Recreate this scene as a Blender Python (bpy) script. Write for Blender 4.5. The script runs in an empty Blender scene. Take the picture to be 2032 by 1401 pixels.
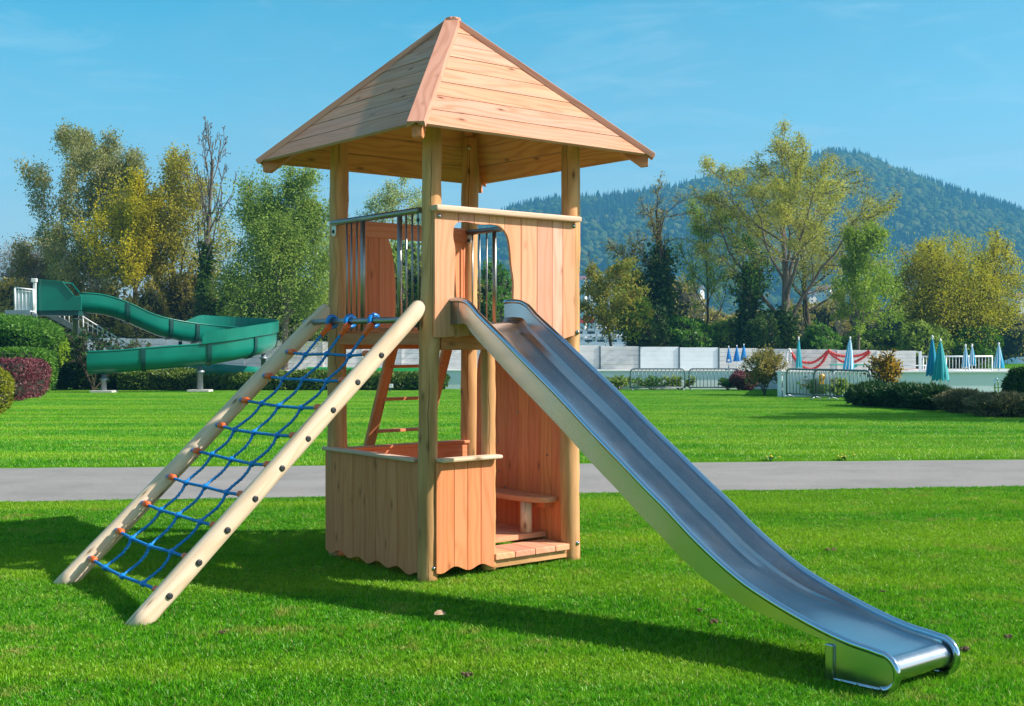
import bpy, bmesh, math, random
import numpy as np
from mathutils import Vector, Matrix

random.seed(7)
scene = bpy.context.scene
COL = scene.collection
R = math.radians
# ------------------------------------------------------------------ camera
FPX, HY, EYE, CX = 2390.36, 677.4, 1.7, 1016.0
cam_d = bpy.data.cameras.new('camera'); cam = bpy.data.objects.new('camera', cam_d); COL.objects.link(cam)
cam.location = (0, 0, EYE); cam.rotation_euler = (R(90), 0, 0)
cam_d.sensor_width = 36; cam_d.lens = 36*FPX/2032
cam_d.shift_y = (HY-700.5)/2032
cam_d.clip_start = .1; cam_d.clip_end = 6000
scene.camera = cam
# ------------------------------------------------------------------ terrain helpers
def gz(y):
    if y < 18: return 0.0
    if y < 65: return -.015*(y-18)
    return -.705
def at(px, py, y):
    """point seen at that photo pixel, at distance y"""
    return Vector(((px-CX)/FPX*y, y, EYE+(HY-py)/FPX*y))
def ground_at(px, py):
    y = 3418/(py-713.25) if py < 905 else FPX*EYE/(py-HY)
    return Vector(((px-CX)/FPX*y, y, gz(y)))
def gx(px, y): return Vector(((px-CX)/FPX*y, y, gz(y)))
def zat(py, y): return EYE+(HY-py)/FPX*y

# ------------------------------------------------------------------ node helpers
def new_mat(name):
    m = bpy.data.materials.new(name); m.use_nodes = True
    nt = m.node_tree; nt.nodes.clear()
    out = nt.nodes.new('ShaderNodeOutputMaterial')
    return m, nt, out
class NT:
    def __init__(s, nt): s.nt = nt
    def n(s, t, **kw):
        nd = s.nt.nodes.new(t)
        for k, v in kw.items():
            if k.startswith('i_'):
                key = k[2:]
                key = int(key) if key.isdigit() else key.replace('_', ' ')
                nd.inputs[key].default_value = v
            else: setattr(nd, k, v)
        return nd
    def l(s, a, b): s.nt.links.new(a, b)
    def math(s, op, a, b=None, clamp=False):
        nd = s.nt.nodes.new('ShaderNodeMath'); nd.operation = op; nd.use_clamp = clamp
        for i, x in enumerate((a, b)):
            if x is None: continue
            if isinstance(x, (int, float)): nd.inputs[i].default_value = x
            else: s.l(x, nd.inputs[i])
        return nd.outputs[0]
    def mix(s, f, a, b, mode='MIX'):
        nd = s.nt.nodes.new('ShaderNodeMix'); nd.data_type = 'RGBA'; nd.blend_type = mode
        for i, x in ((0, f), (6, a), (7, b)):
            if isinstance(x, (int, float)): nd.inputs[i].default_value = x
            elif isinstance(x, (tuple, list)): nd.inputs[i].default_value = (*x[:3], 1)
            else: s.l(x, nd.inputs[i])
        return nd.outputs[2]
    def ramp(s, f, stops):
        nd = s.nt.nodes.new('ShaderNodeValToRGB'); e = nd.color_ramp.elements
        while len(e) > len(stops): e.remove(e[-1])
        while len(e) < len(stops): e.new(1)
        for el, (p, c) in zip(e, stops):
            el.position = p; el.color = (*c, 1) if len(c) == 3 else c
        s.l(f, nd.inputs[0]); return nd.outputs[0]
    def noise(s, vec, scale, detail=3, rough=.5, dist=0):
        nd = s.n('ShaderNodeTexNoise'); nd.inputs['Scale'].default_value = scale
        nd.inputs['Detail'].default_value = detail; nd.inputs['Roughness'].default_value = rough
        nd.inputs['Distortion'].default_value = dist
        if vec is not None: s.l(vec, nd.inputs['Vector'])
        return nd.outputs['Fac']
    def mapping(s, vec, scale=(1, 1, 1), loc=None):
        nd = s.n('ShaderNodeMapping'); nd.inputs['Scale'].default_value = scale; s.l(vec, nd.inputs['Vector'])
        if loc is not None: s.l(loc, nd.inputs['Location'])
        return nd.outputs[0]
    def bump(s, h, strength, dist=.01):
        nd = s.n('ShaderNodeBump'); nd.inputs['Strength'].default_value = strength; nd.inputs['Distance'].default_value = dist
        s.l(h, nd.inputs['Height']); return nd.outputs[0]

def wood(name, cols, dark, grain=.5, tint=.25, knots=.5, rough=.6, gscale=1.0, weather=None, crack=False):
    m, nt, out = new_mat(name); N = NT(nt)
    geo = N.n('ShaderNodeNewGeometry'); rnd = geo.outputs['Random Per Island']
    uv = N.n('ShaderNodeUVMap').outputs[0]
    off = N.n('ShaderNodeCombineXYZ'); N.l(N.math('MULTIPLY', rnd, 37.3), off.inputs[0]); N.l(N.math('MULTIPLY', rnd, 91.7), off.inputs[1]); N.l(N.math('MULTIPLY', rnd, 13.), off.inputs[2])
    base = N.mapping(uv, (1, 1, 1), off.outputs[0])
    warp = N.noise(base, 2.2, 2)
    # growth rings: across-board coordinate bent by a slow noise
    sep = N.n('ShaderNodeSeparateXYZ'); N.l(base, sep.inputs[0])
    lw = N.noise(N.mapping(base, (.55, 3.2, 1)), 1.6, 2)
    ring = N.math('SINE', N.math('ADD', N.math('MULTIPLY', sep.outputs[1], 95*gscale), N.math('MULTIPLY', lw, 34)))
    ring = N.math('MULTIPLY', N.math('ADD', ring, 1), .5)
    ring = N.math('POWER', ring, 2.2)
    fine = N.noise(N.mapping(base, (2.5, 160, 1)), 1, 3, .6)
    coarse = N.noise(N.mapping(base, (.9, 9, 1)), 1, 3, .6)
    c = N.ramp(rnd, [(i/(max(len(cols)-1, 1)), cols[i]) for i in range(len(cols))])
    vv = N.math('ADD', N.math('MULTIPLY', N.math('FRACT', N.math('MULTIPLY', rnd, 7.31)), .24), .86)
    hv = N.n('ShaderNodeHueSaturation'); N.l(vv, hv.inputs['Value']); N.l(c, hv.inputs['Color']); c = hv.outputs[0]
    patch = N.noise(N.mapping(base, (.7, 2.5, 1)), 1.3, 3)
    c = N.mix(N.math('MULTIPLY', N.ramp(patch, [(.35, (0, 0, 0)), (.7, (1, 1, 1))]), tint), c, cols[-1])
    g = N.math('ADD', N.math('MULTIPLY', ring, .55), N.math('MULTIPLY', fine, .5))
    g = N.math('ADD', g, N.math('MULTIPLY', coarse, .35))
    g = N.ramp(g, [(.38, (0, 0, 0)), (1.0, (1, 1, 1))])
    c = N.mix(N.math('MULTIPLY', g, grain), c, dark)
    vor = N.n('ShaderNodeTexVoronoi'); vor.voronoi_dimensions = '2D'; vor.inputs['Scale'].default_value = 1.0; N.l(N.mapping(base, (2.1, 5.0, 1)), vor.inputs['Vector'])
    vs_ = N.n('ShaderNodeSeparateColor'); N.l(vor.outputs['Color'], vs_.inputs[0])
    k = N.ramp(vor.outputs['Distance'], [(.03, (1, 1, 1)), (.06, (.45, .45, .45)), (.13, (0, 0, 0))])
    k = N.math('MULTIPLY', k, N.ramp(vs_.outputs[0], [(.52, (0, 0, 0)), (.6, (1, 1, 1))]))
    c = N.mix(N.math('MULTIPLY', k, knots), c, tuple(x*.35 for x in dark))
    if weather is not None:
        wn = N.noise(N.mapping(base, (.6, 5, 1)), 1.5, 4, .6)
        c = N.mix(N.ramp(wn, [(.43, (0, 0, 0)), (.68, (.72, .72, .72))]), c, weather)
    if crack:   # drying cracks that run along the log
        cw = N.noise(N.mapping(base, (1.1, 0, 1)), 2.0, 3)
        q = N.math('FRACT', N.math('ADD', N.math('MULTIPLY', sep.outputs[1], 4.4), N.math('MULTIPLY', cw, .35)))
        ln = N.math('ABSOLUTE', N.math('SUBTRACT', q, .5))
        msk = N.ramp(N.noise(N.mapping(base, (1.0, 3.0, 1)), 1.2, 2), [(.47, (0, 0, 0)), (.56, (1, 1, 1))])
        c = N.mix(N.math('MULTIPLY', N.ramp(ln, [(.006, (.85, .85, .85)), (.022, (0, 0, 0))]), msk), c, (.09, .05, .025))
    b = N.n('ShaderNodeBsdfPrincipled'); N.l(c, b.inputs['Base Color'])
    b.inputs['Roughness'].default_value = rough; b.inputs['Specular IOR Level'].default_value = .3
    N.l(N.bump(N.math('ADD', fine, N.math('MULTIPLY', ring, .6)), .25, .002), b.inputs['Normal'])
    N.l(b.outputs[0], out.inputs[0]); return m

def plain(name, col, rough=.5, metal=0, var=.15, scale=3, bump=0, spec=.5, stretch=(1, 1, 1), dirt=None):
    m, nt, out = new_mat(name); N = NT(nt)
    co = N.n('ShaderNodeTexCoord').outputs['Object']
    co = N.mapping(co, stretch)
    n1 = N.noise(co, scale, 5, .6)
    c = N.mix(N.math('MULTIPLY', N.ramp(n1, [(.3, (0, 0, 0)), (.7, (1, 1, 1))]), 1), tuple(x*(1-var) for x in col), tuple(min(1, x*(1+var)) for x in col))
    if dirt is not None:
        n2 = N.noise(co, scale*.37, 5, .65)
        c = N.mix(N.ramp(n2, [(.5, (0, 0, 0)), (.75, (.7, .7, .7))]), c, dirt)
    b = N.n('ShaderNodeBsdfPrincipled'); N.l(c, b.inputs['Base Color'])
    b.inputs['Metallic'].default_value = metal; b.inputs['Specular IOR Level'].default_value = spec
    N.l(N.ramp(n1, [(.2, (rough*.85,)*3), (.8, (min(1, rough*1.15),)*3)]), b.inputs['Roughness'])
    if bump: N.l(N.bump(N.noise(co, scale*8, 4), bump, .01), b.inputs['Normal'])
    N.l(b.outputs[0], out.inputs[0]); return m

def leafmat(name, c1, c2, c3=None, trans=.45, rough=.5, patch=.35):
    """leaf colours vary leaf by leaf and clump by clump"""
    m, nt, out = new_mat(name); N = NT(nt)
    geo = N.n('ShaderNodeNewGeometry'); rnd = geo.outputs['Random Per Island']; pos = geo.outputs['Position']
    c3 = c3 or c2
    n = N.noise(pos, patch, 3, .6)
    c = N.ramp(N.math('ADD', N.math('MULTIPLY', rnd, .55), N.math('MULTIPLY', N.ramp(n, [(.3, (0, 0, 0)), (.7, (1, 1, 1))]), .5)), [(.0, c1), (.5, c2), (1, c3)])
    d = N.n('ShaderNodeBsdfPrincipled'); N.l(c, d.inputs['Base Color']); d.inputs['Roughness'].default_value = rough
    d.inputs['Specular IOR Level'].default_value = .25
    t = N.n('ShaderNodeBsdfTranslucent'); N.l(c, t.inputs[0])
    mx = N.n('ShaderNodeMixShader'); mx.inputs[0].default_value = trans
    N.l(d.outputs[0], mx.inputs[1]); N.l(t.outputs[0], mx.inputs[2]); N.l(mx.outputs[0], out.inputs[0])
    return m

# ------------------------------------------------------------------ mesh accumulator
class MB:
    def __init__(s): s.v = []; s.f = []; s.uv = []; s.sm = []; s.mi = []; s.cur = 0
    def face(s, idx, uvs, smooth=False):
        s.f.append(tuple(idx)); s.uv.extend(uvs); s.sm.append(smooth); s.mi.append(s.cur)
    def prism(s, poly, O, ex, ey, ez, t0, t1, grain='y', uvo=None, under=0):
        """polygon in the (ex,ey) plane at O, thickened along ez from t0 to t1"""
        O, ex, ey, ez = Vector(O), Vector(ex), Vector(ey), Vector(ez)
        n = len(poly); b = len(s.v); uo = (random.random()*9, random.random()*9) if uvo is None else uvo
        area = sum(poly[i][0]*poly[(i+1) % n][1]-poly[(i+1) % n][0]*poly[i][1] for i in range(n))
        if (area < 0) != (ex.cross(ey).dot(ez) < 0): poly = poly[::-1]
        for t in (t0, t1):
            for x, y in poly: s.v.append(O+ex*x+ey*y+ez*t)
        def U(x, y, t):
            if grain == 't': return (t+uo[0], x+y+uo[1])
            a, c = (y, x) if grain == 'y' else (x, y)
            return (a+uo[0], c+t+uo[1])
        keep = s.cur; s.cur = under or keep
        s.face([b+i for i in range(n)][::-1], [U(*p, 0) for p in poly][::-1]); s.cur = keep
        s.face([b+n+i for i in range(n)], [U(*p, 0) for p in poly])
        for i in range(n):
            j = (i+1) % n; p, q = poly[i], poly[j]
            s.face([b+i, b+j, b+n+j, b+n+i], [U(*p, t0), U(*q, t0), U(*q, t1), U(*p, t1)])
    def box(s, c, sx, sy, sz, ex=(1, 0, 0), ey=(0, 1, 0), ez=(0, 0, 1), grain='y'):
        s.prism([(-sx/2, -sy/2), (sx/2, -sy/2), (sx/2, sy/2), (-sx/2, sy/2)], c, ex, ey, ez, -sz/2, sz/2, grain)
    def bar(s, p, q, w, h, up=(0, 0, 1)):
        p, q = Vector(p), Vector(q); d = q-p; L = d.length; d.normalize()
        side = d.cross(Vector(up));
        if side.length < 1e-4: side = d.cross(Vector((1, 0, 0)))
        side.normalize(); u = side.cross(d)
        s.prism([(-w/2, 0), (w/2, 0), (w/2, L), (-w/2, L)], p, side, d, u, -h/2, h/2, 'y')
    def tube(s, pts, rad, n=8, cap=True, ends=True, wob=0, closed=False, smooth=True, sq=None):
        pts = [Vector(p) for p in pts]; m = len(pts)
        if isinstance(rad, (int, float)): rad = [rad]*m
        b = len(s.v); ref = None; L = 0; uo = random.random()*9
        Ls = []
        for i, p in enumerate(pts):
            if closed: d = pts[(i+1) % m]-pts[i-1]
            else: d = pts[min(i+1, m-1)]-pts[max(i-1, 0)]
            if d.length < 1e-9: d = Vector((0, 0, 1))
            d.normalize()
            if ref is None:
                ref = d.cross(Vector((.3, .5, .81)));
                if ref.length < .1: ref = d.cross(Vector((1, 0, 0)))
            x = (ref-d*ref.dot(d)).normalized(); ref = x; y = d.cross(x)
            if i: L += (p-pts[i-1]).length
            Ls.append(L)
            for k in range(n):
                a = 2*math.pi*k/n; r = rad[i]
                if wob: r *= 1+wob*math.sin(a*2+i*.37+uo*7)+wob*.7*math.sin(a*3-i*.23+uo*3)
                s.v.append(p+(x*math.cos(a)+y*math.sin(a))*r)
        per = 2*math.pi*max(rad)
        for i in range(m if closed else m-1):
            i2 = (i+1) % m
            for k in range(n):
                k2 = (k+1) % n
                s.face([b+i*n+k, b+i*n+k2, b+i2*n+k2, b+i2*n+k],
                       [(Ls[i]+uo, k/n*per+uo), (Ls[i]+uo, (k+1)/n*per+uo), (Ls[i2]+uo, (k+1)/n*per+uo), (Ls[i2]+uo, k/n*per+uo)], smooth)
        if cap and not closed:
            s.face([b+k for k in range(n)][::-1], [(math.cos(k)*.05, math.sin(k)*.05) for k in range(n)][::-1])
            s.face([b+(m-1)*n+k for k in range(n)], [(math.cos(k)*.05, math.sin(k)*.05) for k in range(n)])
    def lathe(s, prof, O, axis=(0, 0, 1), n=16, smooth=True):
        O = Vector(O); z = Vector(axis).normalized(); x = z.cross(Vector((.2, .9, .3))).normalized(); y = z.cross(x)
        b = len(s.v)
        for r, h in prof:
            for k in range(n):
                a = 2*math.pi*k/n; s.v.append(O+z*h+(x*math.cos(a)+y*math.sin(a))*r)
        for i in range(len(prof)-1):
            for k in range(n):
                k2 = (k+1) % n
                s.face([b+i*n+k, b+i*n+k2, b+(i+1)*n+k2, b+(i+1)*n+k], [(k/n, prof[i][1]), ((k+1)/n, prof[i][1]), ((k+1)/n, prof[i+1][1]), (k/n, prof[i+1][1])], smooth)
        s.face([b+k for k in range(n)][::-1], [(0, 0)]*n); s.face([b+(len(prof)-1)*n+k for k in range(n)], [(0, 0)]*n)
    def grid(s, rows, smooth=True, flip=False):
        """rows of points -> quad sheet"""
        b = len(s.v); n = len(rows[0])
        for r in rows: s.v.extend(Vector(p) for p in r)
        for i in range(len(rows)-1):
            for k in range(n-1):
                q = [b+i*n+k, b+i*n+k+1, b+(i+1)*n+k+1, b+(i+1)*n+k]
                if flip: q = q[::-1]
                s.face(q, [(i*.1, k*.1), (i*.1, k*.1+.1), (i*.1+.1, k*.1+.1), (i*.1+.1, k*.1)], smooth)
    def build(s, name, mats, parent=None, off=(0, 0, 0), bevel=0, weld=False):
        me = bpy.data.meshes.new(name); o = Vector(off)
        me.from_pydata([tuple(v-o) for v in s.v], [], s.f)
        ul = me.uv_layers.new(name='UVMap')
        ul.data.foreach_set('uv', np.array(s.uv, dtype=np.float32).ravel())
        me.polygons.foreach_set('use_smooth', s.sm)
        for m in (mats if isinstance(mats, (list, tuple)) else [mats]): me.materials.append(m)
        me.polygons.foreach_set('material_index', s.mi)
        me.update()
        ob = bpy.data.objects.new(name, me); COL.objects.link(ob)
        if parent is not None: ob.parent = parent
        if bevel:
            bm = ob.modifiers.new('edge', 'BEVEL'); bm.width = bevel; bm.segments = 2; bm.limit_method = 'ANGLE'; bm.angle_limit = R(40)
        return ob

def tag(o, label=None, cat=None, group=None, kind=None):
    if label: o['label'] = label
    if cat: o['category'] = cat
    if group: o['group'] = group
    if kind: o['kind'] = kind
    return o
def root(name, loc, rotz=0, label=None, cat=None, group=None):
    o = bpy.data.objects.new(name, None); COL.objects.link(o); o.location = loc; o.rotation_euler = (0, 0, rotz)
    o.empty_display_size = .2
    return tag(o, label, cat, group)
def dup(o, loc, rotz=None, label=None, parent=None, scale=None):
    c = o.copy(); COL.objects.link(c)
    if parent is not None: c.parent = parent
    if loc is not None: c.location = loc
    if rotz is not None: c.rotation_euler = (0, 0, rotz)
    if scale is not None: c.scale = (scale,)*3
    if label: c['label'] = label
    for ch in list(o.children): dup(ch, None, None, None, c)
    return c
def quads(name, pts, ax, ay, mat, parent=None, off=(0, 0, 0), fold=False):
    """many leaf-sized rhombs: centre pts, half axes ax, ay (numpy n x 3)"""
    n = len(pts); o = np.array(off)
    P = np.empty((n, 4, 3)); P[:, 0] = pts-ax; P[:, 1] = pts-ay; P[:, 2] = pts+ax; P[:, 3] = pts+ay
    P -= o
    return np_mesh(name, P.reshape(-1, 3), np.arange(4*n).reshape(n, 4), mat, parent)
def np_mesh(name, V, F, mat, parent=None, smooth=False):
    me = bpy.data.meshes.new(name); n, k = F.shape
    me.vertices.add(len(V)); me.vertices.foreach_set('co', np.ascontiguousarray(V, dtype=np.float32).ravel())
    me.loops.add(n*k); me.loops.foreach_set('vertex_index', F.astype(np.int32).ravel())
    me.polygons.add(n); me.polygons.foreach_set('loop_start', np.arange(0, n*k, k, dtype=np.int32))
    if smooth: me.polygons.foreach_set('use_smooth', np.ones(n, dtype=bool))
    me.update(calc_edges=True); me.validate()
    me.materials.append(mat)
    ob = bpy.data.objects.new(name, me); COL.objects.link(ob)
    if parent is not None: ob.parent = parent
    return ob
def rand_unit(rng, n):
    v = rng.normal(size=(n, 3)); return v/np.linalg.norm(v, axis=1)[:, None]
def leaf_axes(rng, n, L, W, droop=0, up=.0):
    a = rand_unit(rng, n); a[:, 2] = a[:, 2]*(1-droop)-droop*1.2+up
    a /= np.linalg.norm(a, axis=1)[:, None]
    b = np.cross(a, rand_unit(rng, n)); b /= np.linalg.norm(b, axis=1)[:, None]
    s = rng.uniform(.65, 1.35, size=(n, 1))
    return a*s*L/2, b*s*W/2

# ------------------------------------------------------------------ materials
M = {}
M['board'] = wood('larch_boards', [(.74, .365, .26), (.72, .335, .19), (.75, .40, .225), (.73, .33, .24), (.77, .42, .32), (.71, .31, .17)], (.56, .19, .075), grain=.40, tint=.3, knots=.5)
M['board_red'] = wood('larch_boards_fresh', [(.78, .29, .115), (.76, .29, .135), (.79, .33, .12), (.74, .25, .11)], (.52, .13, .035), grain=.4, tint=.4, knots=.6)
M['roof'] = wood('roof_boards', [(.63, .315, .19), (.58, .265, .155), (.64, .35, .19), (.62, .29, .20), (.66, .38, .26)], (.42, .14, .05), grain=.55, tint=.4, knots=1.0, gscale=.7, weather=(.45, .275, .195))
M['roof_under'] = wood('roof_underside', [(.86, .40, .13), (.83, .36, .115), (.88, .44, .15), (.84, .36, .13)], (.46, .12, .025), grain=.45, tint=.35, knots=.8, gscale=.8)  # fresh wood tone, brightened to offset the dim light under the roof
M['cap'] = wood('ridge_cap_wood', [(.66, .34, .235), (.62, .30, .21)], (.40, .15, .09), grain=.5, tint=.3, knots=.3)
M['log'] = wood('peeled_log', [(.78, .42, .19), (.76, .39, .17), (.79, .44, .215)], (.40, .17, .05), grain=.5, tint=.4, knots=1.0, gscale=.35, weather=(.33, .19, .07), crack=True)
M['rail'] = wood('pale_peeled_log', [(.78, .60, .43), (.79, .62, .46)], (.53, .33, .16), grain=.38, tint=.3, knots=.9, gscale=.3, crack=True)
M['trim'] = wood('pale_trim', [(.74, .52, .38), (.72, .49, .35)], (.5, .26, .16), grain=.3, tint=.3, knots=.2)

def steel(name, col=(.60, .62, .64), rough=.26, scratch=.35, stretch=(2, 2, 2)):
    m, nt, out = new_mat(name); N = NT(nt)
    co = N.mapping(N.n('ShaderNodeUVMap').outputs[0], stretch)
    n1 = N.noise(co, 3, 6, .7); n2 = N.noise(N.n('ShaderNodeTexCoord').outputs['Object'], 2.1, 4, .6)
    b = N.n('ShaderNodeBsdfPrincipled'); b.inputs['Metallic'].default_value = 1
    c = N.mix(N.ramp(n2, [(.3, (0, 0, 0)), (.7, (1, 1, 1))]), tuple(x*.86 for x in col), col)
    N.l(c, b.inputs['Base Color'])
    N.l(N.math('ADD', N.math('MULTIPLY', n1, scratch), N.math('ADD', N.math('MULTIPLY', n2, .18), rough-.22)), b.inputs['Roughness'])
    N.l(N.bump(n1, .06, .002), b.inputs['Normal'])
    N.l(b.outputs[0], out.inputs[0]); return m
M['steel'] = steel('brushed_steel', (.56, .59, .63), .25, .18, (4, 60, 1))
M['steel_rim'] = steel('polished_steel_rim', (.52, .64, .78), .17, .12)  # blue tint puts the reflected sky into the steel colour
M['pipe'] = steel('dull_steel_pipe', (.34, .34, .33), .38, .25)
M['bolt'] = steel('bolt_steel', (.5, .5, .5), .3, .1)
M['bolt_dark'] = plain('black_bolt', (.035, .037, .04), .45, .3)
M['rope'] = plain('blue_rope', (.008, .23, .62), .6, 0, .25, 60, .4)
M['clamp'] = plain('blue_plastic', (.004, .20, .62), .3, 0, .08, 20)
M['sleeve'] = plain('orange_plastic', (.90, .13, .012), .4, 0, .15, 20)
M['teal'] = plain('teal_fibreglass', (.001, .175, .125), .30, 0, .16, .8, dirt=(.001, .115, .085))
M['teal_dark'] = plain('dark_teal_flange', (.003, .055, .05), .4)
M['galv'] = plain('galvanised_steel', (.30, .36, .40), .42, .6, .12, 3)
M['white_paint'] = plain('white_painted_metal', (.74, .76, .78), .45, 0, .06, 4)
M['grey_metal'] = plain('grey_metal', (.10, .15, .18), .4, .5)
M['conc'] = plain('precast_concrete', (.68, .66, .64), .85, 0, .14, 1.2, .3, .2, (1, 1, 3), dirt=(.52, .50, .48))
M['conc_pale'] = plain('pale_concrete', (.78, .81, .82), .8, 0, .08, 1.0, .2, .2)
M['conc_white'] = plain('whitewashed_wall', (.86, .89, .95), .8, 0, .05, .7, .15, .2, (1, 1, .4), dirt=(.78, .82, .88))
M['terrace'] = plain('terrace_paving', (.46, .47, .46), .85, 0, .1, 1.5)
M['slab'] = plain('concrete_slab', (.50, .49, .44), .85, 0, .15, 5)
M['soil'] = plain('dry_soil', (.16, .10, .055), .95, 0, .35, 20, .6)
M['bark'] = plain('bark', (.085, .066, .046), .9, 0, .35, 6, .5, .2, (1, 1, .25))
M['bark_grey'] = plain('grey_bark', (.135, .115, .09), .9, 0, .35, 6, .5, .2, (1, 1, .25))
M['birch'] = plain('birch_bark', (.50, .46, .40), .8, 0, .25, 2.5, .3, .2, (1, 1, 2), dirt=(.10, .08, .06))
M['green_sheet'] = plain('green_sheet', (.008, .36, .07), .45, 0, .06, 2)
M['green_table'] = plain('turquoise_table', (.01, .36, .27), .4, 0, .06, 2)
M['red'] = plain('red_plastic', (.50, .022, .018), .45, 0, .15, 4)
M['red_lounger'] = plain('orange_red_slats', (.55, .08, .03), .6, 0, .1, 4)
M['white'] = plain('white_plastic', (.75, .75, .75), .5, 0, .05, 3)
# ================================================================== PLAY TOWER
TA = .6787; TC = Vector((-.465, 9.473, 0))
ER = Vector((math.cos(TA), math.sin(TA), 0)); EL = Vector((-math.sin(TA), math.cos(TA), 0))
def T(u, v, z=0): return TC+ER*u+EL*v+Vector((0, 0, z))
X, Y, Z = Vector((1, 0, 0)), Vector((0, 1, 0)), Vector((0, 0, 1))
tower = root('play_tower', TC, TA, 'wooden play tower on four log posts with pointed plank roof and plank walls', 'play tower')
H = .65
# --- log posts
def log_post(p0, p1, r0, r1, seed):
    rng = random.Random(seed); n = 34; pts = []; rad = []
    a, b = rng.uniform(0, 6), rng.uniform(0, 6)
    p0, p1 = Vector(p0), Vector(p1)
    for i in range(n+1):
        t = i/n; p = p0.lerp(p1, t)
        p += Vector((math.sin(t*7+a), math.cos(t*5.3+b), 0))*.005
        r = r0+(r1-r0)*t
        r *= 1+.024*math.sin(t*23+a)+.018*math.sin(t*41+b)+.012*math.sin(t*67+a*2)
        pts.append(p); rad.append(r)
    for k in range(3):
        j = rng.randint(3, n-3); rad[j] *= 1.035
    q = (pts[-1]-pts[-2]).normalized()
    pts += [pts[-1]+q*.014]; rad += [rad[-1]*.80]
    m = MB(); m.tube(pts, rad, 20, wob=.024); return m
posts = {'N': ((-.692, -.638), (-.655, -.652), .0705, .069), 'R': ((.65, -.655), (.655, -.65), .079, .071),
         'L': ((-.655, .655), (-.65, .65), .078, .069), 'F': ((.65, .65), (.65, .65), .074, .071)}
for i, (k, (b0, b1, r0, r1)) in enumerate(posts.items()):
    po = log_post((*b0, -.05), (*b1, 3.44), r0, r1, 11+i).build('post', M['log'], tower)
    m = MB()
    if k in 'NR':
        zs = [(.10 if k == 'N' else .14)] + ([1.735] if k == 'N' else [1.77])
        for z in zs:
            m = MB()
            t = z/3.44; u = b0[0]+(b1[0]-b0[0])*t; v = b0[1]+(b1[1]-b0[1])*t
            m.lathe([(.019, 0), (.019, .004), (.013, .004), (.013, .012), (.006, .017)], (u+.006, v-r0*.97, z), (.1, -1, 0), 10); m.build('bolt', M['bolt'], po)
    elif k == 'F':
        m.lathe([(.022, 0), (.022, .005), (.012, .006), (.008, .012)], (.60, .592, 3.36), (-.7, -.75, 0), 10); m.build('bolt', M['bolt'], po)

# --- roof: four faces of lapped boards, hip caps, rafters
EZ, AZ, EX = 3.126, 4.206, 1.09
slopeL = math.hypot(EX, AZ-EZ); NB = 8
for k in range(4):
    a = k*math.pi/2; rot = Matrix.Rotation(a, 3, 'Z')
    ex = rot @ Vector((1, 0, 0)); ey = rot @ Vector((0, 1, 0))
    m = MB()
    up = (ey*EX+Z*(AZ-EZ)).normalized(); nrm = ex.cross(up)   # face whose eave is at -ey
    for j in range(NB):
        w = slopeL/NB; s0, s1 = j*w, min((j+1)*w-.006, slopeL-.03)
        h0, h1 = EX*(1-s0/slopeL)-.004, EX*(1-s1/slopeL)-.004
        jit = random.uniform(-.0015, .0015)
        lift0, lift1 = .024, .022
        O = -ey*EX+Z*EZ
        d = (up*(s1-s0)+nrm*(lift1-lift0)).normalized(); L = (s1-s0)
        n2 = ex.cross(d)
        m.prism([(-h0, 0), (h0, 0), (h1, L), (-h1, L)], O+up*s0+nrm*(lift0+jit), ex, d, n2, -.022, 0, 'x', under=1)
        if j < NB-1: m.prism([(-h1+.03, -.02), (h1-.03, -.02), (h1-.05, .02), (-h1+.05, .02)], O+up*(s1+.003)+nrm*.0125, ex, d, n2, -.008, 0, 'x')
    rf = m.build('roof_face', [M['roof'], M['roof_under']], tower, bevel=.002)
hipL = math.sqrt(2*EX*EX+(AZ-EZ)**2)
for k in range(4):
    a = k*math.pi/2+math.pi/4
    dv = Vector((math.cos(a), math.sin(a), 0)); sd = Vector((-math.sin(a), math.cos(a), 0))
    dn = (dv*EX*math.sqrt(2)+Z*(EZ-AZ)).normalized(); nr = sd.cross(dn)
    if nr.z < 0: nr = -nr
    m = MB()
    O = Z*AZ+nr*.026
    m.prism([(-.06, .013), (.06, .013), (.064, -.034), (0, .002), (-.064, -.034)], O, sd, nr, dn, -.01, hipL+.022, 't')
    m.build('hip_board', M['cap'], tower, bevel=.004)
    m = MB()
    def zr(d): return AZ-(AZ-EZ)*d/(EX*math.sqrt(2))
    dE = EX*math.sqrt(2)-.015
    prof = [(.08, zr(.08)-.03), (dE, zr(dE)-.0), (dE, zr(dE)-.083), (dE-.055, zr(dE)-.09), (dE-.20, zr(dE-.20)-.125), (.08, zr(.08)-.15)]
    m.prism(prof, (0, 0, 0), dv, Z, sd, -.034, .034, 'x')
    m.build('rafter', M['board_red'], tower, bevel=.003)
m = MB(); m.lathe([(.04, -.03), (.062, -.01), (.056, .006), (.03, .014)], (0, 0, AZ+.028), Z, 8, False); m.build('roof_tip', M['cap'], tower)

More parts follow.
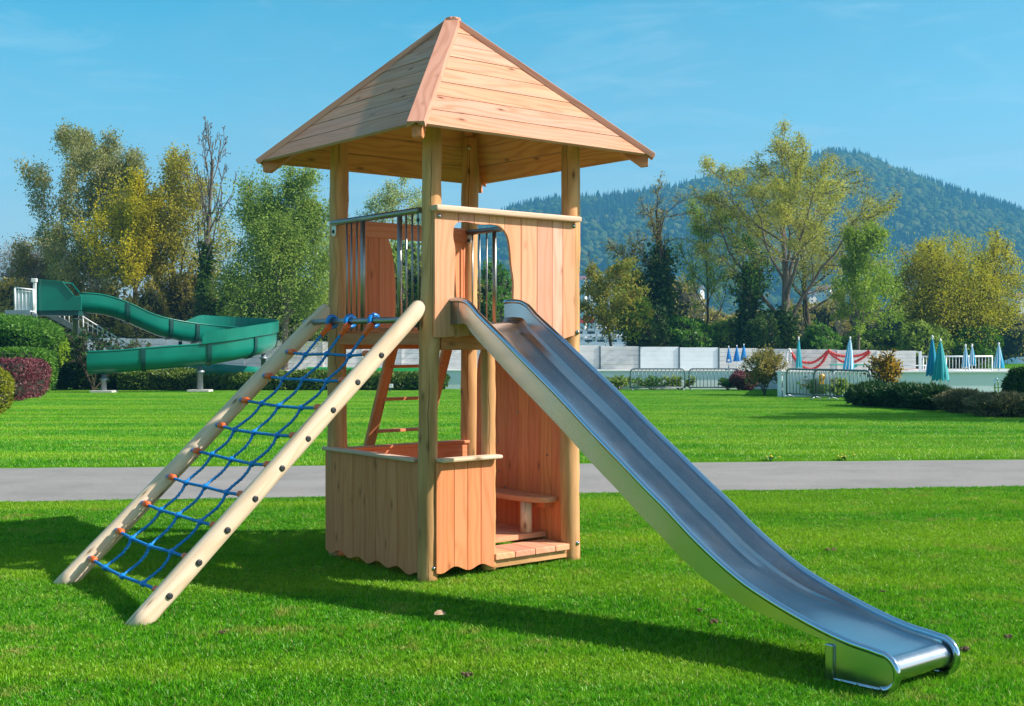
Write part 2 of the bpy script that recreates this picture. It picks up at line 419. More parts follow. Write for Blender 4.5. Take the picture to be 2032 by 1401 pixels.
# --- helper: plank wall from an outline cut into boards
def plank_wall(outline, seams, O, ex, ez, thick, mat, name, gap=.0021, bevel=.0025, m=None, horizontal=False):
    """outline in (x,z) of a vertical wall; seams are x positions"""
    own = m is None; m = m or MB()
    bm = bmesh.new()
    f = bm.faces.new([bm.verts.new((x, z, 0)) for x, z in outline])
    cuts = []
    for s in seams: cuts += [s-gap, s+gap]
    for c in cuts:
        bmesh.ops.bisect_plane(bm, geom=bm.verts[:]+bm.edges[:]+bm.faces[:], plane_co=(c, 0, 0), plane_no=(1, 0, 0), dist=1e-6)
    ny = Vector(ez).cross(Vector(ex))
    for f in bm.faces:
        xs = [v.co.x for v in f.verts]
        if max(xs)-min(xs) < gap*2.4: continue
        poly = [(l.vert.co.x, l.vert.co.y) for l in f.loops]
        j = random.uniform(-.0012, .0012)
        m.prism(poly, O, ex, ez, ny, j, thick+j, 'y')
    bm.free()
    return m.build(name, mat, tower, bevel=bevel) if own else m
def smooth_poly(pts, sub=4):
    out = []; n = len(pts)
    for i in range(n-1):
        p0, p1, p2, p3 = pts[max(i-1, 0)], pts[i], pts[i+1], pts[min(i+2, n-1)]
        for k in range(sub):
            t = k/sub
            out.append(tuple(.5*((2*p1[c])+(-p0[c]+p2[c])*t+(2*p0[c]-5*p1[c]+4*p2[c]-p3[c])*t*t+(-p0[c]+3*p1[c]-3*p2[c]+p3[c])*t**3) for c in (0, 1)))
    out.append(pts[-1]); return out
def wave(x0, x1, z, amp, per, ph=0, n=24):
    return [(x0+(x1-x0)*i/n, z+amp*math.sin(2*math.pi*(x0+(x1-x0)*i/n)/per+ph)+amp*.3*math.sin(9*(x0+(x1-x0)*i/n))) for i in range(n+1)]

# --- upper front wall (slide side) with the wavy doorway
hole = smooth_poly([(-.523, 1.835), (-.525, 2.0), (-.520, 2.13), (-.512, 2.344), (-.531, 2.44), (-.525, 2.51), (-.494, 2.546), (-.44, 2.556), (-.391, 2.555), (-.286, 2.546), (-.161, 2.552), (-.092, 2.534), (-.038, 2.478), (-.014, 2.39), (.0, 2.26), (.021, 2.149), (.019, 2.007), (.01, 1.90), (.012, 1.835)])
botL = wave(-.692, -.523, 1.735, .01, .45, 1.0, 6); botR = wave(.012, .628, 1.735, .014, .34, 2.2, 20)
outl = botL + hole + botR + [(.63, 2.618), (-.692, 2.618)]
seams = [-.487, -.345, -.205, -.062, .092, .247, .40, .505]
vF = -.735
plank_wall(outl, seams, (0, vF, 0), X, Z, .024, M['board'], 'doorway_wall')
plank_wall(wave(-.5215, .0105, 1.732, .011, .42, .4, 12)+[(.0105, 1.832), (-.5215, 1.832)], [-.38, -.2, -.06], (0, vF, 0), X, Z, .024, M['board'], 'sill_board')
def rounded_rail(p, q, w, h, name, mat):
    """board with rounded long edges"""
    p, q = Vector(p), Vector(q); d = (q-p); L = d.length; d.normalize(); side = d.cross(Z).normalized()
    prof = []
    for k in range(16):
        a = 2*math.pi*k/16; c, s_ = math.cos(a), math.sin(a)
        prof.append((math.copysign(abs(c)**.55, c)*w/2, math.copysign(abs(s_)**.55, s_)*h/2))
    m = MB(); m.prism(prof, p, side, Z, d, 0, L, 'x')
    # re-map: grain follows the length
    return m.build(name, mat, tower, bevel=.004)
def rail_board(p, q, w, h, name, mat, bv=.012):
    m = MB(); p, q = Vector(p), Vector(q); d = (q-p).normalized()
    m.bar(p, q, w, h); return m.build(name, mat, tower, bevel=bv)
rail_board((-.715, -.752, 2.638), (.652, -.752, 2.638), .085, .042, 'top_rail', M['trim'])
for u, z in ((-.655, 2.585), (.618, 2.59)):
    m = MB(); m.lathe([(.017, 0), (.017, .004), (.011, .005), (.006, .012)], (u, vF-.002, z), -Y, 10); m.build('bolt', M['bolt'], tower)
# --- deck and beams
m = MB()
for i in range(9):
    w = 1.24/9; u = -.62+w*(i+.5)
    m.box((u, 0, 1.785), w-.005, 1.34, .032, grain='y')
m.build('deck', M['board_red'], tower, bevel=.002)
for nm, c, sx, sy in (('deck_beam', (0, -.655, 1.70), 1.2, .06), ('deck_beam', (0, .655, 1.70), 1.2, .06)):
    m = MB(); m.box((c[0], c[1], c[2]-.005), sx, sy, .115, grain='x'); m.build(nm, M['board_red'], tower, bevel=.003)
for u in (-.655, .655):
    m = MB(); m.box((u, 0, 1.72), .06, 1.2, .09, grain='y'); m.build('deck_beam', M['board_red'], tower, bevel=.003)
# --- upper rear wall (ladder side) with its own doorway and header
vB = .642
plank_wall([(-.60, 1.70), (-.150, 1.70)]+smooth_poly([(-.145, 1.72), (-.128, 2.0), (-.135, 2.25), (-.16, 2.42), (-.205, 2.56)])+[(-.60, 2.56)], [-.50, -.395, -.29], (0, vB, 0), X, Z, -.024, M['board_red'], 'rear_wall')
plank_wall([(.49, 1.70), (.63, 1.70), (.63, 2.56), (.47, 2.56)]+smooth_poly([(.468, 2.5), (.478, 2.2), (.50, 1.9), (.49, 1.72)]), [.56], (0, vB, 0), X, Z, -.024, M['board_red'], 'rear_wall')
m = MB(); m.box((0, vB-.018, 2.585), 1.22, .03, .10, grain='x'); m.build('header_board', M['board_red'], tower, bevel=.004)
rail_board((-.65, vB+.02, 2.65), (.64, vB+.02, 2.65), .08, .036, 'top_rail', M['board_red'])
# --- metal guard rails
def guard(u, vs_thick, vs_thin, v0, v1, sgn):
    g = root('guard_rail', (u, 0, 1.8)); g.parent = tower
    m = MB(); m.tube([(0, v0, .83), (0, v0+(v1-v0)*.5, .83), (0, v1, .83)], .0235, 14); m.build('handrail', M['pipe'], g)
    for v in vs_thick:
        m = MB(); m.tube([(0, v, .82), (0, v, .4), (0, v, -.02)], .019, 12); m.build('upright', M['pipe'], g)
    for v in vs_thin:
        m = MB(); m.tube([(0, v, .82), (0, v, .4), (0, v, -.02)], .0075, 8); m.build('baluster', M['pipe'], g)
    for v in (v0-.012*math.copysign(1, v0), v1-.012*math.copysign(1, v1)):
        m = MB(); 
        poly = [(-.03, .0), (.03, .0), (.03, -.055)]+[(.03*math.cos(a), -.055-.03*math.sin(a)) for a in (.5, 1.1, 1.57, 2.0, 2.6)]+[(-.03, -.055)]
        m.prism(poly, (0, v, .81), Y, Z, X, -.003, .003)
        m.build('fixing_plate', M['white_paint'], g)
        m = MB(); m.lathe([(.015, 0), (.015, .005), (.009, .011)], (sgn*.004, v, .762), (sgn, 0, 0), 10); m.build('bolt', M['bolt_dark'], g)
guard(-.728, (.158, -.345), (.392, .325, .245, -.43, -.507, -.585), .60, -.60, -1)
guard(.60, (.235, -.26), (.54, .44, .34, -.36, -.45, -.54), .60, -.60, -1)
# --- lower walls and counters
plank_wall(wave(-.718, .575, .045, .017, .27, .6, 60)+[(.575, .838), (-.718, .838)], [-.60, -.44, -.30, -.13, .02, .17, .31, .44], (-.705, 0, 0), -Y, Z, -.024, M['board_red'], 'side_wall')
plank_wall(wave(-.675, -.158, .072, .018, .24, 2.4, 30)+[(-.158, .846), (-.675, .846)], [-.52, -.40, -.28], (0, vF+.004, 0), X, Z, .024, M['board_red'], 'counter_wall')
rail_board((-.722, .725, .852), (-.722, -.565, .852), .085, .028, 'counter', M['trim'], .01)
rail_board((-.665, vF-.01, .860), (-.125, vF-.01, .860), .10, .028, 'counter', M['rail'], .01)
plank_wall([(-.62, .06), (.60, .06), (.60, .80), (-.62, .80)], [-.47, -.32, -.17, -.02, .13, .28, .43], (0, .655, 0), X, Z, -.024, M['board_red'], 'low_rear_wall')
m = MB(); m.box((0, .625, .765), 1.2, .03, .12, grain='x'); m.build('counter_apron', M['board_red'], tower, bevel=.003)
rail_board((-.63, .65, .84), (.63, .65, .84), .11, .028, 'counter', M['board_red'], .008)
# half post that carries the counter
hp = log_post((-.165, -.668, .03), (-.158, -.655, 1.655), .055, .053, 41).build('half_post', M['log'], tower)
# --- tall wall beside the bench
plank_wall([(-.60, .055), (.50, .055)]+smooth_poly([(.50, .10), (.512, .6), (.505, 1.1), (.50, 1.45), (.47, 1.58), (.42, 1.655)])+[(-.60, 1.655)], [-.47, -.33, -.19, -.05, .09, .23, .36], (.618, 0, 0), Y, Z, -.024, M['board_red'], 'bench_wall')
for v, z in ((-.05, 1.12), (-.42, .80), (.2, .62), (.22, .86), (.3, 1.32), (.12, .50)):
    m = MB(); m.lathe([(.010, 0), (.010, .003), (.005, .008)], (.617, v, z), -X, 8); m.build('bolt', M['bolt'], tower)
# --- ground floor boards
m = MB()
for i, (u0, u1) in enumerate(((-.60, -.42), (-.42, -.25), (-.25, -.155), (-.150, .035), (.035, .23), (.23, .43), (.43, .575))):
    y0 = -.70 if u0 < -.2 else -.738
    m.box(((u0+u1)/2, (y0-.435)/2, .122), u1-u0-.006, -.435-y0, .045, grain='y')
m.build('step_boards', M['board'], tower, bevel=.005)
m = MB(); m.box((.21, -.685, .068), .72, .04, .062, grain='x'); m.build('floor_beam', M['log'], tower, bevel=.003)
m = MB()
for i in range(7):
    w = 1.02/7
    m.box((0, -.42+w*(i+.5), .178), 1.22, w-.004, .04, grain='x')
m.build('floor', M['board'], tower, bevel=.003)
# --- bench
bench = root('bench', (.42, -.3, .2)); bench.parent = tower
m = MB()
poly = [(.20, .52), (.20, -.255), (.13, -.262)]+smooth_poly([(.10, -.258), (.04, -.20), (-.0, -.12), (-.02, -.03), (-.03, .1)])+[(-.04, .52)]
m.prism(poly, (-.01, 0, .245), X, Y, Z, 0, .042, 'y'); m.build('seat', M['board'], bench, bevel=.005)
m = MB(); m.tube([(.03, -.06, 0), (.03, -.06, .13), (.03, -.06, .246)], [.047, .046, .046], 18); m.build('leg', M['rail'], bench)
m = MB(); m.box((.15, -.08, .22), .09, .22, .05, grain='y'); m.build('bracket', M['board_red'], bench, bevel=.003)

# ================================================================== LADDER at the back
lad_o = (.19, 1.1)
ladder = root('ladder', T(*lad_o), TA, 'plank ladder with thin rungs leaning against the rear doorway of the play tower', 'ladder')
for u in (-.085, .475):
    m = MB(); m.bar((u, 1.46, -.03), (u, .70, 1.72), .042, .09, up=X); m.build('side_rail', M['board_red'], ladder, off=(*lad_o, 0), bevel=.004)
for k, z in enumerate((1.49, 1.212, .935, .66, .38)):
    v = 1.46+(.70-1.46)*(z+.03)/1.75
    m = MB(); m.box((.195, v, z), .53, .075, .026, grain='x'); m.build('rung', M['board_red'], ladder, off=(*lad_o, 0), bevel=.003)

# ================================================================== ROPE NET CLIMBER
net_o = (-2.0, .05)
net = root('climbing_net', T(*net_o), TA, 'sloping climbing net of blue ropes with orange sleeves between two pale log rails', 'climbing net')
NO = (*net_o, 0)
nA0, nA1 = Vector((-2.82, -.622, -.035)), Vector((-.745, -.622, 1.945))
fA0, fA1 = Vector((-2.745, .905, -.035)), Vector((-.73, .70, 1.945))
def rail_log(p, q, r0, r1, seed):
    rng = random.Random(seed); n = 26; pts = []; rad = []
    for i in range(n+1):
        t = i/n; c = p.lerp(q, t)+Vector((math.sin(t*6+seed), math.cos(t*5+seed*2), math.sin(t*7+seed*3)))*.004
        pts.append(c); rad.append((r0+(r1-r0)*t)*(1+.012*math.sin(t*31+seed)))
    d = (q-p).normalized()
    pts += [q+d*.018, q+d*.032]; rad += [r1*.86, r1*.62]
    m = MB(); m.tube(pts, rad, 20, wob=.012); return m
# feet are sawn level: extend into the turf
rn = rail_log(nA0, nA1, .066, .060, 3).build('side_rail', M['rail'], net, off=NO)
rf_ = rail_log(fA0, fA1, .066, .060, 5).build('side_rail', M['rail'], net, off=NO)
rows = [(.157+(1.605-.157)*k/8) for k in range(9)]
def on(p, q, z): t = (z-p.z)/(q.z-p.z); return p.lerp(q, t)
up_n = (nA1-nA0).normalized().cross(Vector((0, -1, 0))).normalized()
if up_n.z < 0: up_n = -up_n
for k, z in enumerate(rows):
    c = on(nA0, nA1, z)
    m = MB(); m.lathe([(.0205, -.004), (.0205, .004), (.0165, .0075), (.012, .0085)], c+Vector((0, -.0645+.0045*z/2, 0)), (0, -1, 0), 14); m.build('bolt', M['bolt_dark'], rn, off=NO)
bar_z = 1.815
bn, bf = on(nA0, nA1, bar_z), on(fA0, fA1, bar_z)
m = MB(); m.tube([bf+Vector((-.0, .09, .035)), bf.lerp(bn, .5)+Vector((0, 0, .035)), bn+Vector((0, 0, .035))], .0235, 14); m.build('top_bar', M['pipe'], net, off=NO)
ropes = root('rope_net', T(-2.0, .05)); ropes.matrix_world = Matrix(); ropes.location = (0, 0, 0); ropes.rotation_euler = (0, 0, 0); ropes.parent = net
rng = random.Random(4)
def twist_tube(m, pts, r):
    """laid rope: a tube whose section twists so the strands read"""
    P = []; 
    for i in range(len(pts)-1):
        a, b = Vector(pts[i]), Vector(pts[i+1]); n = max(2, int((b-a).length/.012))
        for k in range(n): P.append(a.lerp(b, k/n))
    P.append(Vector(pts[-1])); b0 = len(m.v); n = 9
    ref = None; L = 0
    for i, p in enumerate(P):
        d = (P[min(i+1, len(P)-1)]-P[max(i-1, 0)]).normalized()
        if ref is None: ref = d.cross(Vector((.1, .3, .9))).normalized()
        x = (ref-d*ref.dot(d)).normalized(); ref = x; y = d.cross(x)
        if i: L += (p-P[i-1]).length
        for k in range(n):
            a = 2*math.pi*k/n+L*70
            rr = r*(1+.16*math.cos(3*(2*math.pi*k/n)))
            m.v.append(p+(x*math.cos(a)+y*math.sin(a))*rr)
    for i in range(len(P)-1):
        for k in range(n):
            k2 = (k+1) % n
            m.face([b0+i*n+k, b0+i*n+k2, b0+(i+1)*n+k2, b0+(i+1)*n+k], [(i*.01, k*.01)]*4, True)
knots = []
for k, z in enumerate(rows):
    a, b = on(fA0, fA1, z), on(nA0, nA1, z)
    a = a+(b-a).normalized()*.066+up_n*.02; b = b+(a-b).normalized()*.066+up_n*.012
    sag = Vector((0, 0, -.012))
    fr = [.245, .50, .765]
    kk = [a.lerp(b, f)+sag*(1.2 if f == .5 else 1)+Vector((rng.uniform(-.012, .012), rng.uniform(-.012, .012), rng.uniform(-.006, .006))) for f in fr]
    knots.append(kk)
    m = MB(); twist_tube(m, [a]+kk+[b], .0105); m.build('cross_rope', M['rope'], ropes, off=NO)
    for e, o in ((a, b), (b, a)):
        d = (o-e).normalized(); s0 = .035 if e is a else .012
        m = MB(); m.lathe([(.011, s0), (.023, s0+.004), (.0235, s0+.026), (.020, s0+.034), (.0235, s0+.042), (.0225, s0+.072), (.012, s0+.08)], e, d, 14); m.build('sleeve', M['sleeve'], ropes, off=NO)
        m = MB(); m.lathe([(.008, -.03), (.015, -.012), (.017, .0), (.013, .016), (.012, s0+.002)], e, d, 12); m.build('end_knob', M['clamp'] if e is a else M['bolt_dark'], ropes, off=NO)
tops = []
for i, v in enumerate((.375, .105, -.235)):
    t = (v-bf.y)/(bn.y-bf.y); tops.append(bf.lerp(bn, t)+Vector((0, 0, .035)))
for j in range(3):
    # slightly S-shaped strands from knot to knot, then up to the bar
    pts = []
    for k in range(8):
        a, b = knots[k][j], knots[k+1][j]; d = b-a; side = Vector((0, 1, 0))
        for s in range(5):
            t = s/5
            pts.append(a.lerp(b, t)+Vector((0, 0, -.022))*math.sin(math.pi*t)+side*(.017*math.sin(2*math.pi*t)+.01*math.sin(math.pi*t)*(1 if k % 2 else -1)))
    top = tops[j]; a = knots[8][j]; dirn = (top-a).normalized()
    pts += [a, a.lerp(top, .4), top-dirn*.13]
    m = MB(); twist_tube(m, pts, .0105); m.build('strand', M['rope'], ropes, off=NO)
    m = MB(); m.lathe([(.011, -.145), (.020, -.142), (.020, -.075), (.0265, -.07), (.0265, -.034), (.02, -.03)], top, dirn, 14); m.build('sleeve', M['sleeve'], ropes, off=NO)
    m = MB()
    ring = [top+Vector((math.cos(q)*.041, 0, math.sin(q)*.041)) for q in [2*math.pi*i/20 for i in range(20)]]
    m.tube(ring, .0165, 10, closed=True); m.build('ring', M['clamp'], ropes, off=NO)
for kk in knots:
    for c in kk:
        m = MB(); m.lathe([(.006, -.02), (.0165, -.017), (.0205, -.008), (.0205, .006), (.0165, .0155), (.006, .019)], c, up_n, 12)
        m.tube([c+Vector((0, -.028, 0)), c, c+Vector((0, .028, 0))], [.0125, .0145, .0125], 10); m.build('knot', M['clamp'], ropes, off=NO)

# ================================================================== STEEL SLIDE
sl_o = (-.29, -2.6)
slide = root('slide', T(*sl_o), TA, 'long brushed stainless steel slide running from the play tower doorway to the grass', 'slide')
SO = (*sl_o, 0)
UL, UR = -.55, -.03
rim = [(-.700, 1.988), (-.79, 1.992), (-.888, 1.984), (-.97, 1.950), (-1.05, 1.888), (-1.20, 1.795), (-1.367, 1.690), (-1.534, 1.583), (-1.696, 1.481), (-1.853, 1.382), (-2.005, 1.282), (-2.15, 1.183), (-2.295, 1.088), (-2.433, 1.000), (-2.568, .912), (-2.70, .826), (-2.80, .765), (-2.90, .699), (-3.03, .611), (-3.164, .530), (-3.295, .459), (-3.422, .398), (-3.545, .353), (-3.665, .314), (-3.781, .280), (-3.894, .250), (-4.0, .226), (-4.1, .209), (-4.19, .201), (-4.255, .193)]
rim = smooth_poly(rim, 2)
nose_c, nose_r = (-4.262, .106), .088
nose = [(nose_c[0]-nose_r*math.sin(a), nose_c[1]+nose_r*math.cos(a)) for a in [math.pi*k/12 for k in range(1, 13)]]
def floor_z(v, z):
    """chute floor below the rim: deep in the middle, shallow at the run-out"""
    if v > -.95: d = .155
    elif v > -2.9: d = .155+.02*min(1, (-.95-v)/.5)
    else:
        t = min(1, max(0, (-2.9-v)/1.15)); t = t*t*(3-2*t); d = .175*(1-t)+.030*t
    return z-d
tang = []
for i in range(len(rim)):
    a, b = rim[max(i-1, 0)], rim[min(i+1, len(rim)-1)]
    d = Vector((b[0]-a[0], b[1]-a[1])).normalized(); tang.append(d)
rows_in = []; rows_outL = []; rows_outR = []; rows_under = []
for (v, z), d in zip(rim, tang):
    n2 = Vector((-d.y, d.x)); n2 = n2 if n2.y > 0 else -n2      # normal in the v,z plane
    dep = z-floor_z(v, z)
    def off(k): return (v-n2.x*k, z-n2.y*k)
    k0 = dep*n2.y*1.02
    vw, zw = off(k0*.72); vf, zf = off(k0)
    ch = .07
    rows_in.append([(UL+.012, v, z), (UL+.014, *off(k0*.35)), (UL+.016, vw, zw), (UL+.03, *off(k0*.86)), (UL+ch, vf, zf), ((UL+UR)/2, vf, zf-.002), (UR-ch, vf, zf), (UR-.03, *off(k0*.86)), (UR-.016, vw, zw), (UR-.014, *off(k0*.35)), (UR-.012, v, z)])
    kb = k0+.012
    rows_outL.append([(UL-.003, v, z), (UL-.003, *off(kb))]); rows_outR.append([(UR+.003, v, z), (UR+.003, *off(kb))])
    rows_under.append([(UL-.003, *off(kb)), (UR+.003, *off(kb))])
for a in range(0, 13):   # the bed rolls over the nose
    q = math.pi*a/12
    k = .024
    r = nose_r-k
    vv, zz = nose_c[0]-r*math.sin(q), nose_c[1]+r*math.cos(q)
    if a > 0: rows_in.append([(UL+.012, vv-(.012 if a else 0)*math.sin(q), zz), (UL+.014, vv, zz), (UL+.016, vv, zz), (UL+.03, vv, zz), (UL+.07, vv, zz), ((UL+UR)/2, vv, zz), (UR-.07, vv, zz), (UR-.03, vv, zz), (UR-.016, vv, zz), (UR-.014, vv, zz), (UR-.012, vv, zz)])
def steel_grid(m, rows, flip=False):
    b = len(m.v); n = len(rows[0]); L = 0; Ls = []
    for i, r in enumerate(rows):
        m.v.extend(Vector(p) for p in r)
        if i: L += (Vector(r[n//2])-Vector(rows[i-1][n//2])).length
        Ls.append(L)
    W = [0]
    for k in range(1, n): W.append(W[-1]+(Vector(rows[0][k])-Vector(rows[0][k-1])).length)
    for i in range(len(rows)-1):
        for k in range(n-1):
            q = [b+i*n+k, b+i*n+k+1, b+(i+1)*n+k+1, b+(i+1)*n+k]; u = [(Ls[i], W[k]), (Ls[i], W[k+1]), (Ls[i+1], W[k+1]), (Ls[i+1], W[k])]
            if flip: q, u = q[::-1], u[::-1]
            m.face(q, u, True)
m = MB(); steel_grid(m, rows_in); steel_grid(m, rows_under, True)
bed = m.build('bed', M['steel'], slide, off=SO)
es = bed.modifiers.new('es', 'EDGE_SPLIT'); es.split_angle = R(24)
for rws, u0 in ((rows_outL, UL), (rows_outR, UR)):
    m = MB(); steel_grid(m, rws); m.build('side_wall', M['steel'], slide, off=SO)
for u in (UL, UR):
    m = MB()
    pts = [(u, v, z) for v, z in rim]+[(u, v, z) for v, z in nose]
    m.tube(pts, .0185, 12); m.build('rim_tube', M['steel_rim'], slide, off=SO)
    # foot plate under the run-out, bordered by a thin bent edge
    m = MB(); s = -1 if u == UL else 1
    poly = [(-3.985, -.02), (-3.985, .205)]+[(v, z-.01) for v, z in rim if v < -4.0]+[(v+.006, z) for v, z in nose]
    m.prism(poly, (u, 0, 0), Y, Z, X, -.004, .004, 'x'); m.build('foot_plate', M['steel'], slide, off=SO)
    m = MB(); m.tube([(u, -3.985, .185), (u, -3.985, .012), (u, -4.1, .013), (u, -4.262, .018)], .0125, 8); m.build('plate_edge', M['steel_rim'], slide, off=SO)
m = MB(); m.box(((UL+UR)/2, -3.97, .085), .56, .05, .20, grain='x'); m.build('cross_foot', M['steel'], slide, off=SO, bevel=.006)
for u, w in ((UL-.004, -.002), (UR+.004, .002)):
    m = MB(); m.box((u, -.775, 1.905), .006, .10, .17, grain='y'); m.build('mounting_flange', M['pipe'], slide, off=SO)
# ================================================================== TERRAIN
def turf_mat():
    m, nt, out = new_mat('turf'); N = NT(nt)
    pos = N.n('ShaderNodeNewGeometry').outputs['Position']
    n1 = N.noise(pos, .9, 5, .6); n2 = N.noise(pos, 14, 4, .6); n3 = N.noise(N.mapping(pos, (.12, .9, 1)), 1, 3)
    c = N.ramp(N.math('ADD', N.math('MULTIPLY', n1, .6), N.math('MULTIPLY', n2, .4)), [(.3, (.03, .11, .006)), (.55, (.07, .20, .010)), (.75, (.14, .22, .03))])
    c = N.mix(N.ramp(n3, [(.45, (0, 0, 0)), (.7, (.5, .5, .5))]), c, (.09, .20, .02))
    d = N.n('ShaderNodeBsdfDiffuse'); N.l(c, d.inputs[0]); N.l(d.outputs[0], out.inputs[0]); return m
def grass_mat():
    m, nt, out = new_mat('grass_blades'); N = NT(nt)
    geo = N.n('ShaderNodeNewGeometry'); pos = geo.outputs['Position']; rnd = geo.outputs['Random Per Island']
    n1 = N.noise(pos, .55, 4, .6); n2 = N.noise(N.mapping(pos, (1, 1, 0)), 3.2, 4, .65); n3 = N.noise(N.mapping(pos, (.10, .75, 0)), 1, 3, .55); n4 = N.noise(N.mapping(pos, (1, 1, 0)), 11, 3, .6)
    f = N.math('ADD', N.math('ADD', N.math('ADD', N.math('MULTIPLY', n1, .45), N.math('MULTIPLY', n2, .50)), N.math('MULTIPLY', N.math('SUBTRACT', n4, .5), .55)), N.math('MULTIPLY', N.math('SUBTRACT', rnd, .5), .36))
    c = N.ramp(f, [(.22, (.022, .16, .003)), (.42, (.075, .34, .004)), (.58, (.145, .46, .007)), (.78, (.30, .54, .022))])
    # dry, yellowish patches
    dry = N.math('MULTIPLY', N.ramp(n2, [(.53, (0, 0, 0)), (.66, (1, 1, 1))]), N.ramp(n1, [(.42, (0, 0, 0)), (.6, (1, 1, 1))]))
    c = N.mix(N.math('MULTIPLY', dry, .75), c, (.38, .30, .09))
    c = N.mix(N.ramp(n3, [(.45, (0, 0, 0)), (.62, (.65, .65, .65))]), c, (.33, .54, .02))
    straw = N.ramp(rnd, [(.955, (0, 0, 0)), (.96, (.75, .75, .75))])
    c = N.mix(straw, c, (.46, .40, .16))
    d = N.n('ShaderNodeBsdfPrincipled'); N.l(c, d.inputs['Base Color']); d.inputs['Roughness'].default_value = .42; d.inputs['Specular IOR Level'].default_value = .32
    t = N.n('ShaderNodeBsdfTranslucent'); N.l(c, t.inputs[0])
    mx = N.n('ShaderNodeMixShader'); mx.inputs[0].default_value = .33
    N.l(d.outputs[0], mx.inputs[1]); N.l(t.outputs[0], mx.inputs[2]); N.l(mx.outputs[0], out.inputs[0]); return m
M['turf'] = turf_mat(); M['grass'] = grass_mat()
m = MB()
ys = [-30, 0, 5, 10, 14, 18, 26, 34, 42, 50, 58, 65, 75, 90, 110, 130, 138, 160, 500, 840, 870, 1000, 2700]
def gsheet(y): return gz(y) if y <= 130 else (-3.2 if y < 850 else -.5)
m.grid([[(x, y, gsheet(y)) for x in (-1600, -600, -200, -80, -40, -20, -10, 0, 10, 20, 40, 80, 200, 600, 1600)] for y in ys], True, True)
tag(m.build('ground', M['turf']), 'green turf ground sloping gently down to the lake behind the pool', None, None, 'structure')
def water_mat():
    mm, nt, out = new_mat('lake_water'); N = NT(nt)
    pos = N.n('ShaderNodeNewGeometry').outputs['Position']
    b = N.n('ShaderNodeBsdfPrincipled'); b.inputs['Base Color'].default_value = (.03, .12, .16, 1); b.inputs['Roughness'].default_value = .15
    N.l(N.bump(N.noise(N.mapping(pos, (.3, 1, 1)), 1.2, 3), .3, .1), b.inputs['Normal']); N.l(b.outputs[0], out.inputs[0]); return mm
m = MB(); m.grid([[(x, y, -2.0) for x in (-1500, 0, 1500)] for y in (132, 400, 862)], False, True)
tag(m.build('water', water_mat()), 'blue lake behind the trees at the foot of the wooded hill', None, None, 'structure')
# path
def asphalt():
    mm, nt, out = new_mat('asphalt'); N = NT(nt)
    pos = N.n('ShaderNodeNewGeometry').outputs['Position']
    n1 = N.noise(pos, 120, 3, .7); n2 = N.noise(pos, 1.3, 5, .65); n3 = N.noise(N.mapping(pos, (.25, 2.2, 1)), 1, 3)
    c = N.ramp(n1, [(.3, (.14, .13, .122)), (.52, (.24, .225, .212)), (.72, (.38, .36, .335))])
    c = N.mix(N.ramp(n2, [(.42, (0, 0, 0)), (.66, (.55, .55, .55))]), c, (.165, .157, .155))
    c = N.mix(N.ramp(n3, [(.5, (0, 0, 0)), (.7, (.35, .35, .35))]), c, (.30, .285, .27))
    b = N.n('ShaderNodeBsdfPrincipled'); N.l(c, b.inputs['Base Color']); b.inputs['Roughness'].default_value = .9
    N.l(N.bump(n1, .5, .006), b.inputs['Normal']); N.l(b.outputs[0], out.inputs[0]); return mm
pn = lambda x: 13.36+.120*x      # near edge of the path
pf = lambda x: 16.64+.083*x      # far edge
m = MB(); xs = [-30+i*.5 for i in range(121)]
edge = lambda x, k: .018*math.sin(x*3.1+k)+.014*math.sin(x*7.7+2*k)+.01*math.sin(x*17+k)
m.grid([[(x, pn(x)+edge(x, 1), .006) for x in xs], [(x, (pn(x)*2+pf(x))/3, .03) for x in xs], [(x, (pn(x)+2*pf(x))/3, .03) for x in xs], [(x, pf(x)+edge(x, 2), .006) for x in xs]], True, True)
tag(m.build('path', asphalt()), 'grey asphalt path crossing the lawn behind the play tower', None, None, 'structure')

# ================================================================== GRASS (instanced tufts)
def blade_patch(name, size, n, h, w, seed, simple=False):
    r = np.random.default_rng(seed)
    P = np.zeros((n, 3)); P[:, :2] = r.uniform(-size/2, size/2, (n, 2))
    a = r.uniform(0, 2*np.pi, n); hh = h*r.uniform(.55, 1.3, n); ww = w*r.uniform(.7, 1.3, n)
    cl = .5+.5*np.sin(P[:, 0]*21/size+seed)*np.sin(P[:, 1]*17/size+seed*2); hh *= (.97+.06*cl) if simple else (.8+.4*cl)
    lean = r.uniform(.15, .95, n); b = a+r.normal(0, .8, n)
    side = np.stack([np.cos(a), np.sin(a), 0*a], 1); fw = np.stack([-np.sin(b), np.cos(b), 0*a], 1); up = np.array([0, 0, 1.])
    mid = P+up*hh[:, None]*.55+fw*(hh*lean*.28)[:, None]
    tip = P+up*(hh*(1-.18*lean))[:, None]+fw*(hh*lean*.85)[:, None]
    if simple:
        V = np.stack([P-side*ww[:, None]/2, P+side*ww[:, None]/2, tip], 1).reshape(-1, 3); F = np.arange(3*n).reshape(n, 3)
    else:
        V = np.stack([P-side*ww[:, None]/2, P+side*ww[:, None]/2, mid+side*ww[:, None]*.4, tip, mid-side*ww[:, None]*.4], 1).reshape(-1, 3)
        F = np.arange(5*n).reshape(n, 5)
    o = np_mesh(name, V, F, M['grass']); COL.objects.unlink(o); return o
